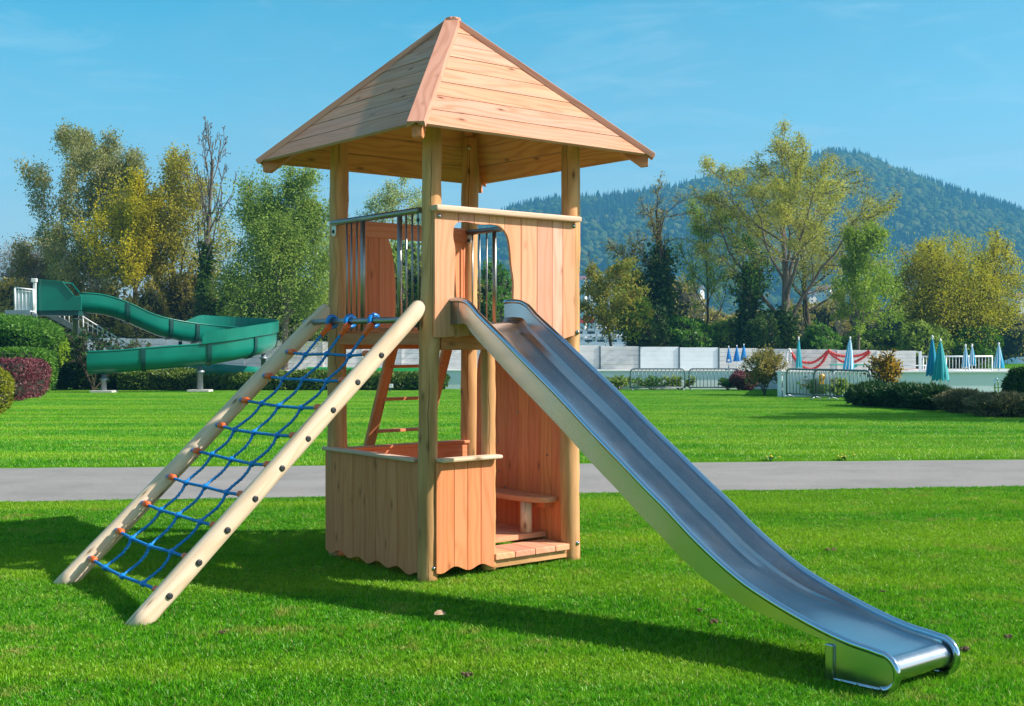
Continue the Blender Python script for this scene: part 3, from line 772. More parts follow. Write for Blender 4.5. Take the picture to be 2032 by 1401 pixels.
def scatter(name, objs, pts, rot, scl, idx):
    c = bpy.data.collections.new(name+'_sources')
    for o in objs: c.objects.link(o)
    me = bpy.data.meshes.new(name); me.vertices.add(len(pts)); me.vertices.foreach_set('co', np.ascontiguousarray(pts, dtype=np.float32).ravel())
    for nm, ty, arr, key in (('rotv', 'FLOAT_VECTOR', rot, 'vector'), ('sclv', 'FLOAT_VECTOR', scl, 'vector'), ('pick', 'INT', idx, 'value')):
        at_ = me.attributes.new(nm, ty, 'POINT'); at_.data.foreach_set(key, np.ascontiguousarray(arr, dtype=np.int32 if ty == 'INT' else np.float32).ravel())
    me.materials.append(M['grass'])
    ob = bpy.data.objects.new(name, me); COL.objects.link(ob)
    g = bpy.data.node_groups.new(name, 'GeometryNodeTree'); g.is_modifier = True
    g.interface.new_socket('Geometry', in_out='INPUT', socket_type='NodeSocketGeometry'); g.interface.new_socket('Geometry', in_out='OUTPUT', socket_type='NodeSocketGeometry')
    n = g.nodes.new; L = g.links.new
    gi, go = n('NodeGroupInput'), n('NodeGroupOutput'); mp = n('GeometryNodeMeshToPoints'); ip = n('GeometryNodeInstanceOnPoints'); ci = n('GeometryNodeCollectionInfo')
    ci.inputs[0].default_value = c; ci.inputs[1].default_value = True; ci.inputs[2].default_value = True
    def na(nm, ty):
        a = n('GeometryNodeInputNamedAttribute'); a.data_type = ty; a.inputs[0].default_value = nm; return a.outputs[0]
    e2r = n('FunctionNodeEulerToRotation'); L(na('rotv', 'FLOAT_VECTOR'), e2r.inputs[0])
    L(gi.outputs[0], mp.inputs[0]); L(mp.outputs[0], ip.inputs['Points']); L(ci.outputs[0], ip.inputs['Instance']); ip.inputs['Pick Instance'].default_value = True
    L(na('pick', 'INT'), ip.inputs['Instance Index']); L(e2r.outputs[0], ip.inputs['Rotation']); L(na('sclv', 'FLOAT_VECTOR'), ip.inputs['Scale'])
    L(ip.outputs[0], go.inputs[0])
    ob.modifiers.new('scatter', 'NODES').node_group = g
    return ob
def lawn(name, label, inside, x0, x1, y0, y1, step, ang, patches, seed, hvar):
    r = np.random.default_rng(seed); P = []
    ca, sa = math.cos(ang), math.sin(ang)
    for i in range(int((x1-x0)/step)+1):
        for j in range(int((y1-y0)/step)+1):
            a, b = x0+i*step, y0+j*step
            x, y = a*ca-b*sa, a*sa+b*ca
            if inside(x, y): P.append((x, y, gz(y)-.004))
    P = np.array(P); n = len(P)
    rot = np.zeros((n, 3)); rot[:, 2] = ang+r.integers(0, 4, n)*math.pi/2
    for i in range(n):
        if P[i, 1] > 18: rot[i] = (Matrix.Rotation(-.015, 3, 'X') @ Matrix.Rotation(rot[i, 2], 3, 'Z')).to_euler()[:]
    s = np.ones((n, 3)); s[:, 2] = r.uniform(1-hvar, 1+hvar, n)
    o = scatter(name, patches, P, rot, s, r.integers(0, len(patches), n))
    return tag(o, label, None, None, 'stuff')
near_p = [blade_patch('grass_tuft', .5, 3000, .029, .0040, 20+i) for i in range(5)]
an = math.atan(.120)
lawn('near_grass', 'short bright green grass around the play tower and slide', lambda x, y: 4.6 < y < pn(x)-.22 and abs(x) < y*.46+1.2, -9, 9, 3, 16, .5, an, near_p, 1, .22)
# ragged fringe along the path edges
fr_p = [blade_patch('grass_tuft', .5, 1500, .05, .0055, 40+i) for i in range(3)]
far_p = [blade_patch('grass_tuft', 1.5, 5200, .040, .013, 60+i, True) for i in range(4)]
af = math.atan(.083)
left_lim = lambda y: -.405*y+ (0 if y < 40 else 0)
lawn('far_grass', 'mown green grass between the path and the pool', lambda x, y: pf(x)+.72 < y < 59 and abs(x) < y*.47+2, -40, 40, 10, 72, 1.5, af, far_p, 2, .03)
# small earth crumbs and a dead leaf on the lawn
clod_m = plain('earth_crumbs', (.13, .085, .045), .95, 0, .35, 30, .6)
def clod(px, py, s, label, seed):
    s *= .62; r = random.Random(seed); p = ground_at(px, py); o = root('worm_cast', p, 0, label, 'earth clump', 'crumbly earth clumps in the grass')
    bm = bmesh.new(); 
    for k in range(9):
        a = r.uniform(0, 6.28); d = r.uniform(0, s)
        mt = Matrix.Translation((math.cos(a)*d*1.4, math.sin(a)*d*.8, .016+r.uniform(0, .014))) @ Matrix.Scale(r.uniform(.3, .6)*s*.8, 4)
        res = bmesh.ops.create_icosphere(bm, subdivisions=1, radius=1, matrix=mt)
        for v in res['verts']: v.co += Vector((r.uniform(-1, 1), r.uniform(-1, 1), r.uniform(-.6, .6)))*s*.12
    me = bpy.data.meshes.new('crumbs'); bm.to_mesh(me); bm.free(); me.materials.append(clod_m)
    c = bpy.data.objects.new('crumbs', me); COL.objects.link(c); c.parent = o
for i, (px, py, s, lb) in enumerate([(1646, 1096, .06, 'brown earth clump in the grass behind the slide run-out'), (1386, 1218, .035, 'small earth clump just in front of the lower slide'), (1418, 1240, .045, 'dark earth clump beneath the curve of the slide'), (1750, 1180, .03, 'tiny earth clump above the end of the slide'), (1915, 1297, .05, 'dark earth clump beside the rounded end of the slide'), (925, 1346, .035, 'pale brown earth clump in the front lawn below the tower'), (2000, 1272, .035, 'earth clump at the edge of the lawn right of the slide end'), (440, 1262, .03, 'small earth clump in the lawn below the climbing net')]):
    clod(px, py, s, lb, i)
p = ground_at(872, 1234); m = MB()
m.grid([[(-.035, -.006, .0), (-.03, .012, .006)], [(-.012, -.02, .008), (-.01, .02, .018)], [(.012, -.02, .01), (.015, .018, .022)], [(.04, -.004, .004), (.04, .004, .006)]], True)
lf = m.build('fallen_leaf', plain('dry_leaf', (.42, .27, .17), .7, 0, .2, 30)); lf.location = p+Vector((0, 0, .045)); lf.rotation_euler = (.3, .1, .4)
tag(lf, 'curled pale brown dead leaf lying in the shadow strip on the grass', 'leaf')

yel_m = plain('dandelion_yellow', (.72, .48, .01), .7, 0, .1, 30)
dgr_m = plain('dandelion_leaf', (.05, .16, .015), .6, 0, .3, 20)
for px_, lb_ in ((1521, 'small yellow dandelion clump at the lawn edge, the one nearer the slide'), (1671, 'small yellow dandelion clump at the lawn edge, farther from the slide')):
    xx = (px_-CX)/FPX*17.35; p = Vector((xx, pf(xx)+.16, 0)); o = root('dandelion', p, 0, lb_, 'flower', 'dandelions on the far edge of the path'); r = random.Random(px_)
    m = MB()
    for k in range(12):
        a = r.uniform(0, 6.28); d = Vector((math.cos(a), math.sin(a), 0)); s = Vector((-d.y, d.x, 0))*.012
        m.grid([[-s*.3, s*.3], [d*.05-s+Z*.05, d*.05+s+Z*.05], [d*.12-s*.2+Z*.06, d*.12+s*.2+Z*.06]], True)
    m.build('leaves', dgr_m, o)
    for k in range(5):
        q = Vector((r.uniform(-.13, .13), r.uniform(-.05, .05), 0)); h = r.uniform(.05, .09)
        m = MB(); m.tube([q, q+Z*h], .003, 5); st = m.build('stem', dgr_m, o)
        m = MB(); m.lathe([(.004, -.006), (.018, .0), (.017, .006), (.006, .011)], q+Z*h, Z, 10); m.build('bloom', yel_m, st)

# ================================================================== VEGETATION
def lumpy(d, seed, amp):
    r = np.random.default_rng(seed); s = np.zeros(len(d))
    for k in range(7):
        v = r.normal(size=3)*r.uniform(2, 6); s += np.sin(d@v+r.uniform(0, 6))
    return 1+amp*s/2.6
def shell(rng, c, rad, p, n, depth, seed, amp):
    d = rand_unit(rng, n); d[:, 2] = np.abs(d[:, 2])*np.where(rng.random(n) < .75, 1, -1)
    k = (np.abs(d)**p).sum(1)**(-1/p)
    r = lumpy(d, seed, amp)*(1-np.abs(rng.normal(0, depth, n)))
    return d*(k*r)[:, None]*np.array(rad)+np.array(c), d
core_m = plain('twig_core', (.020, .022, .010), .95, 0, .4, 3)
def foliage(name, label, cat, clumps, mat, n, L, W, p=2.6, depth=.10, amp=.10, droop=0, up=.0, seed=1, group=None, core=True, core_mat=None, base=None, part='leaves', out=.6):
    """shrub or hedge: leaves over lumpy volumes, a twiggy dark core inside"""
    rng = np.random.default_rng(seed); c0 = clumps[0][0]
    loc = Vector(base) if base is not None else Vector((c0[0], c0[1], gz(c0[1])))
    o = root(name, loc, 0, label, cat, group)
    tot = sum((r[0]*r[1]+r[0]*r[2]+r[1]*r[2]) for _, r in clumps); P = []; A = []; B = []
    for i, (c, r) in enumerate(clumps):
        k = int(n*(r[0]*r[1]+r[0]*r[2]+r[1]*r[2])/tot)
        pts, d = shell(rng, c, r, p, k, depth, seed+i, amp)
        a, b = leaf_axes(rng, k, L, W, droop, up)
        a = a+d*out*np.linalg.norm(a, axis=1)[:, None]
        keep = pts[:, 2] > gz(c[1])+.01
        P.append(pts[keep]); A.append(a[keep]); B.append(b[keep])
    quads(part, np.concatenate(P), np.concatenate(A), np.concatenate(B), mat, o, loc)
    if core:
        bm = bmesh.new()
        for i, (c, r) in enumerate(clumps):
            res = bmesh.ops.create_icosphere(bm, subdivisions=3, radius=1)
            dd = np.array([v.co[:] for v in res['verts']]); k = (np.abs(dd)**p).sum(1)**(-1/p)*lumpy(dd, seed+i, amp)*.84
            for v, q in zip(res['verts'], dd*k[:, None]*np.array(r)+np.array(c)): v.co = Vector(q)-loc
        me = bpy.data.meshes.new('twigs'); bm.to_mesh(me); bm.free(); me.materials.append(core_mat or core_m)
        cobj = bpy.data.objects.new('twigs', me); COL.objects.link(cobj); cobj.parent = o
    return o

def grow(rng, P):
    """recursive limbs in unit space: returns polylines and leaf points"""
    lines = []; leaves = []
    def rot_about(v, ax, a): return Matrix.Rotation(a, 3, ax) @ v
    def br(p, d, L, r, lev):
        n = P['seg'][lev]; pts = [p.copy()]; rad = [r]; dirs = [d.copy()]
        for i in range(n):
            t = (i+1)/n
            d = (d+Vector((rng.gauss(0, 1), rng.gauss(0, 1), rng.gauss(0, 1)))*P['wander'][lev]+Z*P['trop'][lev]*(1 if lev < 2 else t)).normalized()
            p = p+d*(L/n); pts.append(p.copy()); rad.append(r*(1-t*(1-P['taper'][lev]))); dirs.append(d.copy())
        lines.append((pts, rad, lev))
        if lev < P['lev']:
            nc = P['nc'][lev]; nc = max(1, int(nc*rng.uniform(.8, 1.2)+.5)); az = rng.uniform(0, 6.28)
            for k in range(nc):
                t = P['start'][lev]+(1-P['start'][lev])*((k+rng.uniform(.1, .9))/nc)
                f = t*n; i = min(int(f), n-1); q = pts[i].lerp(pts[i+1], f-i); dd = dirs[min(i+1, n)]
                az += 2.4+rng.uniform(-.5, .5)
                perp = dd.cross(Vector((.37, .61, .7))).normalized(); perp = rot_about(perp, dd, az)
                an = P['ang'][lev]*rng.uniform(.7, 1.3)
                nd = (dd*math.cos(an)+perp*math.sin(an)).normalized()
                rr = (rad[i]+(rad[min(i+1, n)]-rad[i])*(f-i))*P['rr'][lev]*rng.uniform(.75, 1.1)
                sh = P['shape'](t) if lev == 0 else (1-.45*t)
                br(q, nd, L*P['lr'][lev]*sh*rng.uniform(.75, 1.2), rr, lev+1)
            if P.get('fork') and lev == 0: pass
        if lev >= P['leaflev']:
            for i in range(1, n+1): leaves.append((pts[i], dirs[i]))
    for s in range(P.get('stems', 1)):
        d = Z.copy() if P.get('stems', 1) == 1 else Vector((rng.gauss(0, P.get('splay', .3)), rng.gauss(0, P.get('splay', .3)), 1)).normalized()
        if 'lean' in P: d = (d+Vector(P['lean'])).normalized()
        st = Vector((0, 0, 0)) if s == 0 else Vector((rng.uniform(-.02, .02), rng.uniform(-.02, .02), 0))
        br(st, d, rng.uniform(.85, 1.0), P['r0']*(1 if s == 0 else rng.uniform(.6, .9)), 0)
    return lines, leaves
BASE = dict(lev=3, seg=[7, 6, 5, 4, 3], wander=[.05, .12, .16, .2, .2], trop=[.05, .06, .03, 0, 0], taper=[.25, .2, .2, .25, .3], nc=[9, 6, 5, 4], start=[.3, .25, .2, .2], ang=[.75, .7, .7, .7], rr=[.55, .55, .55, .6], lr=[.5, .5, .5, .5], shape=lambda t: 1.05-.6*t, leaflev=3, r0=.02)
def tree(name, label, pxl, pxr, pyt, pxb, Yd, bark, leaf, seed, nleaf=8000, fill=None, L=.3, W=.14, sig=.35, droop=0, group=None, cat='tree', ivy=None, base_z=None, maxtwig=9, crown_name='crown', tw_min=.018, hang=0, **kw):
    P = dict(BASE); P.update(kw); rng = random.Random(seed); nr = np.random.default_rng(seed)
    lines, leaves = grow(rng, P)
    b = gx(pxb, Yd)
    if base_z is not None: b.z = base_z
    Hh = zat(pyt, Yd)-b.z; WL = (pxb-pxl)/FPX*Yd; WR = (pxr-pxb)/FPX*Yd
    allp = np.array([q[:] for l in lines for q in l[0]])
    zmax = np.percentile(allp[:, 2], 99.9); xl = max(.02, -np.percentile(allp[:, 0], .4)); xr = max(.02, np.percentile(allp[:, 0], 99.6)); ya = max(.02, np.percentile(np.abs(allp[:, 1]), 98))
    sz = Hh/zmax; sl, sr, sy = WL/xl, WR/xr, (WL+WR)/2/ya
    def mp(q): return Vector((q.x*(sl if q.x < 0 else sr), q.y*sy, q.z*sz))
    o = root(name, b, 0, label, cat, group)
    m = MB()
    for pts, rad, lev in lines:
        if lev > maxtwig: continue
        rr = [max(tw_min, r*Hh) for r in rad]
        m.tube([mp(q) for q in pts], rr, (9, 6, 5, 3, 3)[lev], cap=False)
    m.build('trunk', bark, o)
    if leaf is not None and nleaf:
        lp = np.array([mp(q)[:] for q, _ in leaves])
        ix = nr.integers(0, len(lp), nleaf); pts = lp[ix]+nr.normal(0, sig*.6, (nleaf, 3))
        if hang: pts[:, 2] -= np.abs(nr.normal(0, hang, nleaf))
        a, bb = leaf_axes(nr, nleaf, L, W, droop)
        if fill:   # fine sprays filling a lumpy crown volume
            nf, zc_, rz_, amp_ = fill
            dd = rand_unit(nr, nf); rr_ = nr.random(nf)**.5*lumpy(dd, seed, amp_)
            q = dd*rr_[:, None]; cx_ = (WR-WL)/2; cl_ = np.sin(q[:, 0]*9+seed)*np.sin(q[:, 1]*8+seed*2)*np.sin(q[:, 2]*10+seed*3)
            q = q[(cl_ > -.10) | (nr.random(nf) < .14)]; nf = len(q)
            fp = q*np.array([(WL+WR)/2, (WL+WR)/2*.9, rz_*Hh])+np.array([cx_, 0, zc_*Hh])
            fa, fb_ = leaf_axes(nr, nf, L, W, droop)
            pts = np.concatenate([pts, fp]); a = np.concatenate([a, fa]); bb = np.concatenate([bb, fb_])
        pts[:, 2] = np.maximum(pts[:, 2], .2)
        quads(crown_name, pts, a, bb, leaf, o)
    if ivy:
        mat, n, hmax, rad, limbs = ivy
        src = []
        for pts, rr, lev in lines:
            if lev <= limbs:
                for i in range(len(pts)-1):
                    for k in range(6):
                        q = mp(pts[i].lerp(pts[i+1], k/6))
                        if q.z < hmax*Hh: src.append((*q, max(rr[i]*Hh, .05)))
        src = np.array(src); ix = nr.integers(0, len(src), n)
        d = rand_unit(nr, n); pts = src[ix, :3]+d*(src[ix, 3:4]+np.abs(nr.normal(0, rad, (n, 1))))
        a, bb = leaf_axes(nr, n, .26, .2, .3)
        quads('ivy', pts, a, bb, mat, o)
    return o
# ---- foliage colours
LF = {
 'birch': leafmat('birch_leaves', (0.1519, 0.1721, 0.0446), (0.2633, 0.2835, 0.0810), (0.4050, 0.3847, 0.1519)),
 'yellow': leafmat('yellow_leaves', (.34, .33, .012), (.52, .46, .014), (.66, .56, .03)),
 'yolive': leafmat('yellow_olive_leaves', (.25, .26, .03), (.38, .36, .035), (.50, .44, .06)),
 'green': leafmat('fresh_leaves', (0.0941, 0.1779, 0.0251), (0.2093, 0.3243, 0.0419), (0.3976, 0.4917, 0.0941)),
 'pale': leafmat('pale_leaves', (0.2184, 0.3024, 0.1008), (0.3696, 0.4536, 0.1512), (0.5040, 0.5712, 0.2352)),
 'bright': leafmat('bright_leaves', (.13, .25, .018), (.22, .35, .03), (.34, .44, .05)),
 'dark': leafmat('dark_leaves', (0.0225, 0.0638, 0.0112), (0.0413, 0.1125, 0.0188), (0.0843, 0.1780, 0.0263)),
 'mid': leafmat('mid_leaves', (0.0493, 0.1456, 0.0179), (0.0896, 0.2464, 0.0269), (0.1792, 0.3360, 0.0448)),
 'ivy': leafmat('ivy_leaves', (0.0229, 0.0597, 0.0116), (0.0459, 0.1032, 0.0184), (0.1148, 0.1952, 0.0275), trans=.25),
 'tan': leafmat('tan_twigs', (.26, .17, .11), (.38, .27, .18), (.46, .35, .24), trans=.2),
 'olive': leafmat('olive_leaves', (0.1631, 0.1522, 0.0305), (0.2828, 0.2501, 0.0479), (0.4132, 0.3480, 0.0870)),
 'willow': leafmat('willow_leaves', (0.2418, 0.2696, 0.0335), (0.3906, 0.4092, 0.0521), (0.5766, 0.5394, 0.1024)),
 'orange': leafmat('orange_leaves', (.11, .19, .02), (.24, .27, .028), (.46, .30, .04)),
 'redo': leafmat('red_orange_leaves', (.16, .20, .02), (.52, .36, .02), (.60, .27, .02)),
 'gold': leafmat('golden_leaves', (.27, .28, .014), (.42, .41, .02), (.55, .50, .035)),
 'purple': leafmat('purple_leaves', (0.0975, 0.0234, 0.0338), (0.1560, 0.0416, 0.0520), (0.2210, 0.0780, 0.0780), trans=.2),
 'hedge': leafmat('hedge_leaves', (0.0297, 0.1013, 0.0068), (0.0675, 0.1890, 0.0108), (0.1350, 0.2700, 0.0203), trans=.3),
 'hedgey': leafmat('yellow_hedge_leaves', (0.1680, 0.1960, 0.0112), (0.2800, 0.2940, 0.0168), (0.4200, 0.3780, 0.0280), trans=.3),
 'lime': leafmat('lime_leaves', (0.1300, 0.2730, 0.0104), (0.2340, 0.4030, 0.0156), (0.3900, 0.5460, 0.0390), trans=.3),
 'laurel': leafmat('laurel_leaves', (0.0324, 0.0810, 0.0130), (0.0892, 0.1702, 0.0227), (0.2592, 0.3078, 0.0648), trans=.25, rough=.35),
 'juniper': leafmat('juniper_sprays', (0.0112, 0.0420, 0.0084), (0.0224, 0.0728, 0.0140), (0.0420, 0.1120, 0.0196), trans=.2),
 'dull': leafmat('dull_shrub_leaves', (0.0675, 0.0720, 0.0270), (0.1350, 0.1305, 0.0495), (0.2475, 0.2250, 0.1013), trans=.2),
}
def bx(px0, px1, pyt, pyb, Yd, depth): # clump filling a pixel box, standing on the ground
    zt, zb = zat(pyt, Yd), gz(Yd) if pyb is None else zat(pyb, Yd)
    w = (px1-px0)/FPX*Yd/2; x = ((px0+px1)/2-CX)/FPX*Yd
    return ((x, Yd, (zt+zb)/2), (w, depth, (zt-zb)/2))

# ---- left garden hedges
foliage('round_bush', 'dense rounded dark green clipped bush rising behind the lower hedges', 'bush', [bx(-70, 114, 628, 704, 54.5, 1.8)], LF['mid'], 15000, .2, .08, p=2.3, depth=.10, amp=.06, up=.3, seed=3)
foliage('green_hedge', 'bright green clipped hedge running below the round bush', 'hedge', [bx(-40, 94, 691, None, 50, 1.2), bx(0, 100, 690, None, 52.5, 1.4), bx(40, 108, 688, None, 55.5, 1.3)], LF['hedge'], 20000, .12, .06, p=5, depth=.05, amp=.03, seed=4)
foliage('lime_hedge', 'narrow lime green hedge strip with pale flowers at the end of the green hedge', 'hedge', [bx(115, 133, 668, None, 57.0, .7)], LF['lime'], 5000, .11, .065, p=4, depth=.06, amp=.05, seed=5)
foliage('purple_hedge', 'clipped dark purple red hedge in front of the green hedge', 'hedge', [bx(-40, 60, 712, None, 41, .8), bx(0, 70, 713, None, 43.6, 2.0), bx(24, 84, 714, None, 46.5, .9)], LF['purple'], 15000, .085, .05, p=4.5, depth=.06, amp=.04, seed=6)
foliage('yellow_hedge', 'yellow green rounded hedge cut off by the picture edge beside the purple hedge', 'hedge', [bx(-80, 22, 729, None, 31, .6), bx(-80, 8, 724, None, 33, .7)], LF['hedgey'], 10000, .075, .04, p=2.8, depth=.07, amp=.05, seed=7)
# ---- low laurel hedges in front of the pool
foliage('laurel_hedge', 'low laurel hedge below the teal water slide exit', 'hedge', [bx(235, 330, 736, None, 55.5, .8), bx(300, 400, 733, None, 55.5, .8), bx(385, 452, 746, None, 56, .7)], LF['laurel'], 12000, .15, .075, p=3.4, depth=.08, amp=.07, seed=8)
foliage('laurel_hedge', 'low laurel hedge seen between the climbing net rails', 'hedge', [bx(440, 520, 742, None, 55.5, .8), bx(495, 590, 738, None, 55.5, .8), bx(570, 665, 735, None, 55.6, .8)], LF['laurel'], 13000, .15, .075, p=3.4, depth=.08, amp=.07, seed=9)
foliage('laurel_hedge', 'low laurel hedge seen under the play tower behind the plank ladder', 'hedge', [bx(655, 760, 737, None, 55.6, .8), bx(735, 830, 739, None, 55.6, .8), bx(800, 888, 738, None, 55.6, .8)], LF['laurel'], 13000, .15, .075, p=3.4, depth=.08, amp=.07, seed=10)
foliage('dark_shrub', 'dark shaded shrub under the lower end of the teal water slide', 'shrub', [bx(128, 215, 712, None, 56.5, 1.2), bx(205, 262, 735, None, 56.5, .9)], LF['dark'], 7000, .14, .07, seed=11)
tree('sparse_shrub', 'loose leafy shrub growing up through the metal staircase railing', 128, 250, 652, 185, 55, M['bark'], LF['dark'], 12, nleaf=900, L=0.160, W=0.103, sig=.18, stems=5, splay=.35, lev=2, leaflev=1, cat='shrub', r0=.012)

# ---- trees on the left bank
WEEP = dict(trop=[.05, .02, -.12, -.3, -.3], ang=[.8, .8, .9, .8])
tree('birch_tree', 'tall birch tree with pale trunk and hanging grey green crown', 70, 312, 248, 200, 88, M['birch'], LF['birch'], 21, nleaf=62000, L=0.192, W=0.082, sig=.42, droop=.6, hang=.5, lev=3, nc=[13, 6, 5, 4], start=[.33, .2, .2, .2], r0=.0135, shape=lambda t: 1.15-.35*t, **WEEP)
tree('birch_tree', 'slim pale birch trunk leaning right with a thin crown', 150, 290, 390, 178, 87, M['birch'], LF['birch'], 22, nleaf=6825, L=0.179, W=0.082, sig=.4, droop=.5, hang=.3, r0=.012, lean=(.17, 0, 0), nc=[8, 5, 4, 3], start=[.45, .2, .2, .2], **WEEP)
tree('yellow_tree', 'bushy bright yellow tree in front of the tall birch', 178, 318, 342, 262, 84, M['bark'], LF['yellow'], 23, fill=(7500, .70, .30, .16), nleaf=22312, L=0.179, W=0.090, sig=.45, nc=[12, 6, 5, 4], start=[.42, .25, .2, .2], r0=.015, hang=.3, shape=lambda t: 1.0-.5*t)
tree('yellow_tree', 'tall narrow yellow green tree beside the bare ivy trunk', 290, 448, 298, 345, 86, M['bark'], LF['yolive'], 24, fill=(6000, .55, .44, .16), nleaf=27562, L=0.179, W=0.090, sig=.45, nc=[15, 6, 5, 4], start=[.18, .25, .2, .2], r0=.016, hang=.3, shape=lambda t: 1.0-.45*t)
tree('bare_tree', 'bare dark tree with twiggy top rising above the yellow trees', 352, 466, 236, 393, 82, M['bark_grey'], None, 25, lev=4, nc=[10, 5, 4, 3], start=[.42, .2, .2, .2], r0=.0155, ang=[.65, .6, .6, .6], tw_min=.02, ivy=(LF['ivy'], 3800, .52, .22, 0), shape=lambda t: .85-.35*t)
tree('green_tree', 'large round grey green leafy tree left of the play tower', 425, 700, 332, 565, 78, M['bark_grey'], LF['green'], 26, fill=(17000, .55, .45, .24), nleaf=63000, L=0.179, W=0.076, sig=.5, nc=[14, 7, 5, 4], start=[.22, .2, .2, .2], r0=.018, hang=.35, droop=.2, shape=lambda t: 1.0-.42*t, lev=3)
tree('thin_tree', 'thin airy tree seen between the tower posts above the guard rail', 690, 868, 345, 775, 95, M['bark_grey'], LF['pale'], 27, nleaf=13650, L=0.166, W=0.082, sig=.4, nc=[11, 6, 5, 3], start=[.3, .2, .2, .2], r0=.012, ang=[.6, .6, .7, .7])
tree('orange_twig_tree', 'tan twiggy tree with pale stems at the far left edge', -70, 120, 476, 40, 92, M['bark_grey'], LF['tan'], 28, fill=(13500, .55, .44, .18), nleaf=23625, L=0.192, W=0.048, sig=.5, stems=5, splay=.4, nc=[9, 6, 5, 4], start=[.2, .2, .2, .2], r0=.012)
tree('orange_twig_tree', 'brown twiggy tree behind the top of the metal staircase', 30, 205, 486, 110, 91, M['bark_grey'], LF['olive'], 29, fill=(9000, .55, .44, .18), nleaf=23625, L=0.192, W=0.069, sig=.5, stems=4, splay=.4, nc=[9, 6, 5, 4], start=[.2, .2, .2, .2], r0=.012)
for i, (a, b, t, lf, n, lb) in enumerate([
    (-40, 90, 560, 'olive', 5000, 'low brownish bush at the far left behind the white staircase platform'),
    (130, 260, 575, 'olive', 4500, 'olive brown bush below the birch trunks'),
    (230, 350, 580, 'olive', 6000, 'dark brown bush below the bright yellow tree'),
    (320, 450, 545, 'olive', 7000, 'olive bush around the foot of the bare ivy trunk'),
    (420, 520, 565, 'mid', 6500, 'deep green bush behind the bend of the water slide'),
    (490, 660, 530, 'mid', 9000, 'wide fresh green bush under the large grey green tree'),
    (640, 770, 500, 'green', 7500, 'green grey bush seen through the left guard rail'),
    (740, 850, 470, 'green', 7500, 'loose green bush seen through the rear doorway of the tower'),
    (830, 950, 500, 'olive', 6500, 'olive bush hidden behind the near tower post'),
    (930, 1035, 520, 'mid', 6500, 'green bush seen through the slide doorway'),
    ]):
    foliage('bush', lb, 'bush', [bx(a, b, t, None, 86-(i % 3)*1.5, 1.8), bx(a+18, b-25, t+50, None, 84.5-(i % 3)*1.5, 1.6)], LF[lf], n, .30, .13, p=2.2, depth=.17, amp=.16, seed=60+i, group='bushes behind the concrete wall')
foliage('thicket', 'dark undergrowth strip along the back of the concrete wall at the left', 'undergrowth', [bx(-60, 200, 600, None, 90, 1.2), bx(180, 420, 590, None, 90, 1.2), bx(400, 680, 590, None, 90, 1.2), bx(660, 1010, 590, None, 90, 1.2)], LF['olive'], 9000, .3, .16, p=3, depth=.15, amp=.15, seed=75)
# ---- trees on the right bank
tree('bare_tree', 'small bare tree half hidden behind the tower post beside the doorway wall', 1080, 1182, 408, 1128, 98, M['bark'], None, 31, lev=3, nc=[8, 5, 4, 3], start=[.4, .2, .2, .2], r0=.011, ang=[.7, .6, .6, .6], tw_min=.02)
tree('autumn_tree', 'small tree with green and orange leaves in front of the white ferry', 1150, 1290, 520, 1214, 82.5, M['bark'], LF['orange'], 32, fill=(2250, .62, .36, .18), nleaf=8925, L=0.166, W=0.117, sig=.3, nc=[11, 5, 4, 3], start=[.38, .2, .2, .2], r0=.017, shape=lambda t: 1.1-.65*t, lev=2, leaflev=1)
foliage('green_bush', 'bright green and yellow bush right of the thin autumn tree', 'bush', [bx(1212, 1290, 585, 668, 83.5, 1.2)], LF['bright'], 2600, .28, .17, p=2, depth=.2, amp=.2, seed=77, core=False, base=gx(1250, 83.5))
IVYT = dict(lev=4, nc=[7, 5, 4, 3], start=[.45, .25, .2, .2], ang=[.55, .55, .6, .6], tw_min=.02)
tree('ivy_tree', 'bare tree with ivy covered leaning trunk nearest the autumn tree', 1205, 1330, 452, 1292, 88, M['bark'], LF['olive'], 33, nleaf=1950, L=0.160, W=0.086, sig=.4, r0=.022, lean=(-.18, 0, 0), ivy=(LF['ivy'], 9000, .62, .5, 1), **IVYT)
tree('ivy_tree', 'taller bare tree with thick ivy on a straight trunk', 1268, 1412, 352, 1316, 89, M['bark'], LF['olive'], 34, nleaf=1170, L=0.160, W=0.086, sig=.4, r0=.021, lean=(.05, 0, 0), ivy=(LF['ivy'], 12000, .62, .55, 0), **IVYT)
tree('fresh_tree', 'slender tree with fresh green sprays between the ivy trunks', 1340, 1480, 395, 1405, 90, M['bark'], LF['bright'], 35, nleaf=9450, L=0.166, W=0.069, sig=.45, r0=.010, nc=[12, 6, 5, 3], start=[.3, .2, .2, .2], ang=[.9, .7, .7, .7])
tree('willow_tree', 'broad spring willow with dark forked limbs and thin yellow green leaves', 1375, 1752, 250, 1546, 86, M['bark_grey'], LF['willow'], 36, nleaf=39375, L=0.141, W=0.069, sig=.36, r0=.026, lev=4, leaflev=3, seg=[6, 7, 6, 4, 3], nc=[9, 7, 6, 4], start=[.24, .3, .25, .2], ang=[.60, .6, .65, .7], wander=[.06, .14, .18, .2, .2], rr=[.62, .55, .5, .55], lr=[.95, .5, .45, .45], trop=[.05, .09, .03, 0, 0], tw_min=.02, ivy=(LF['ivy'], 6500, .24, .35, 0), shape=lambda t: 1.0-.35*t)
tree('willow_tree', 'soft olive crowned willow standing behind the broad forked willow', 1420, 1770, 300, 1600, 100, M['bark'], LF['yolive'], 37, nleaf=24937, L=0.166, W=0.069, sig=.5, r0=.016, lev=4, leaflev=3, nc=[10, 6, 5, 3], start=[.22, .25, .2, .2], ang=[.75, .65, .7, .7], shape=lambda t: 1.0-.4*t, tw_min=.02)
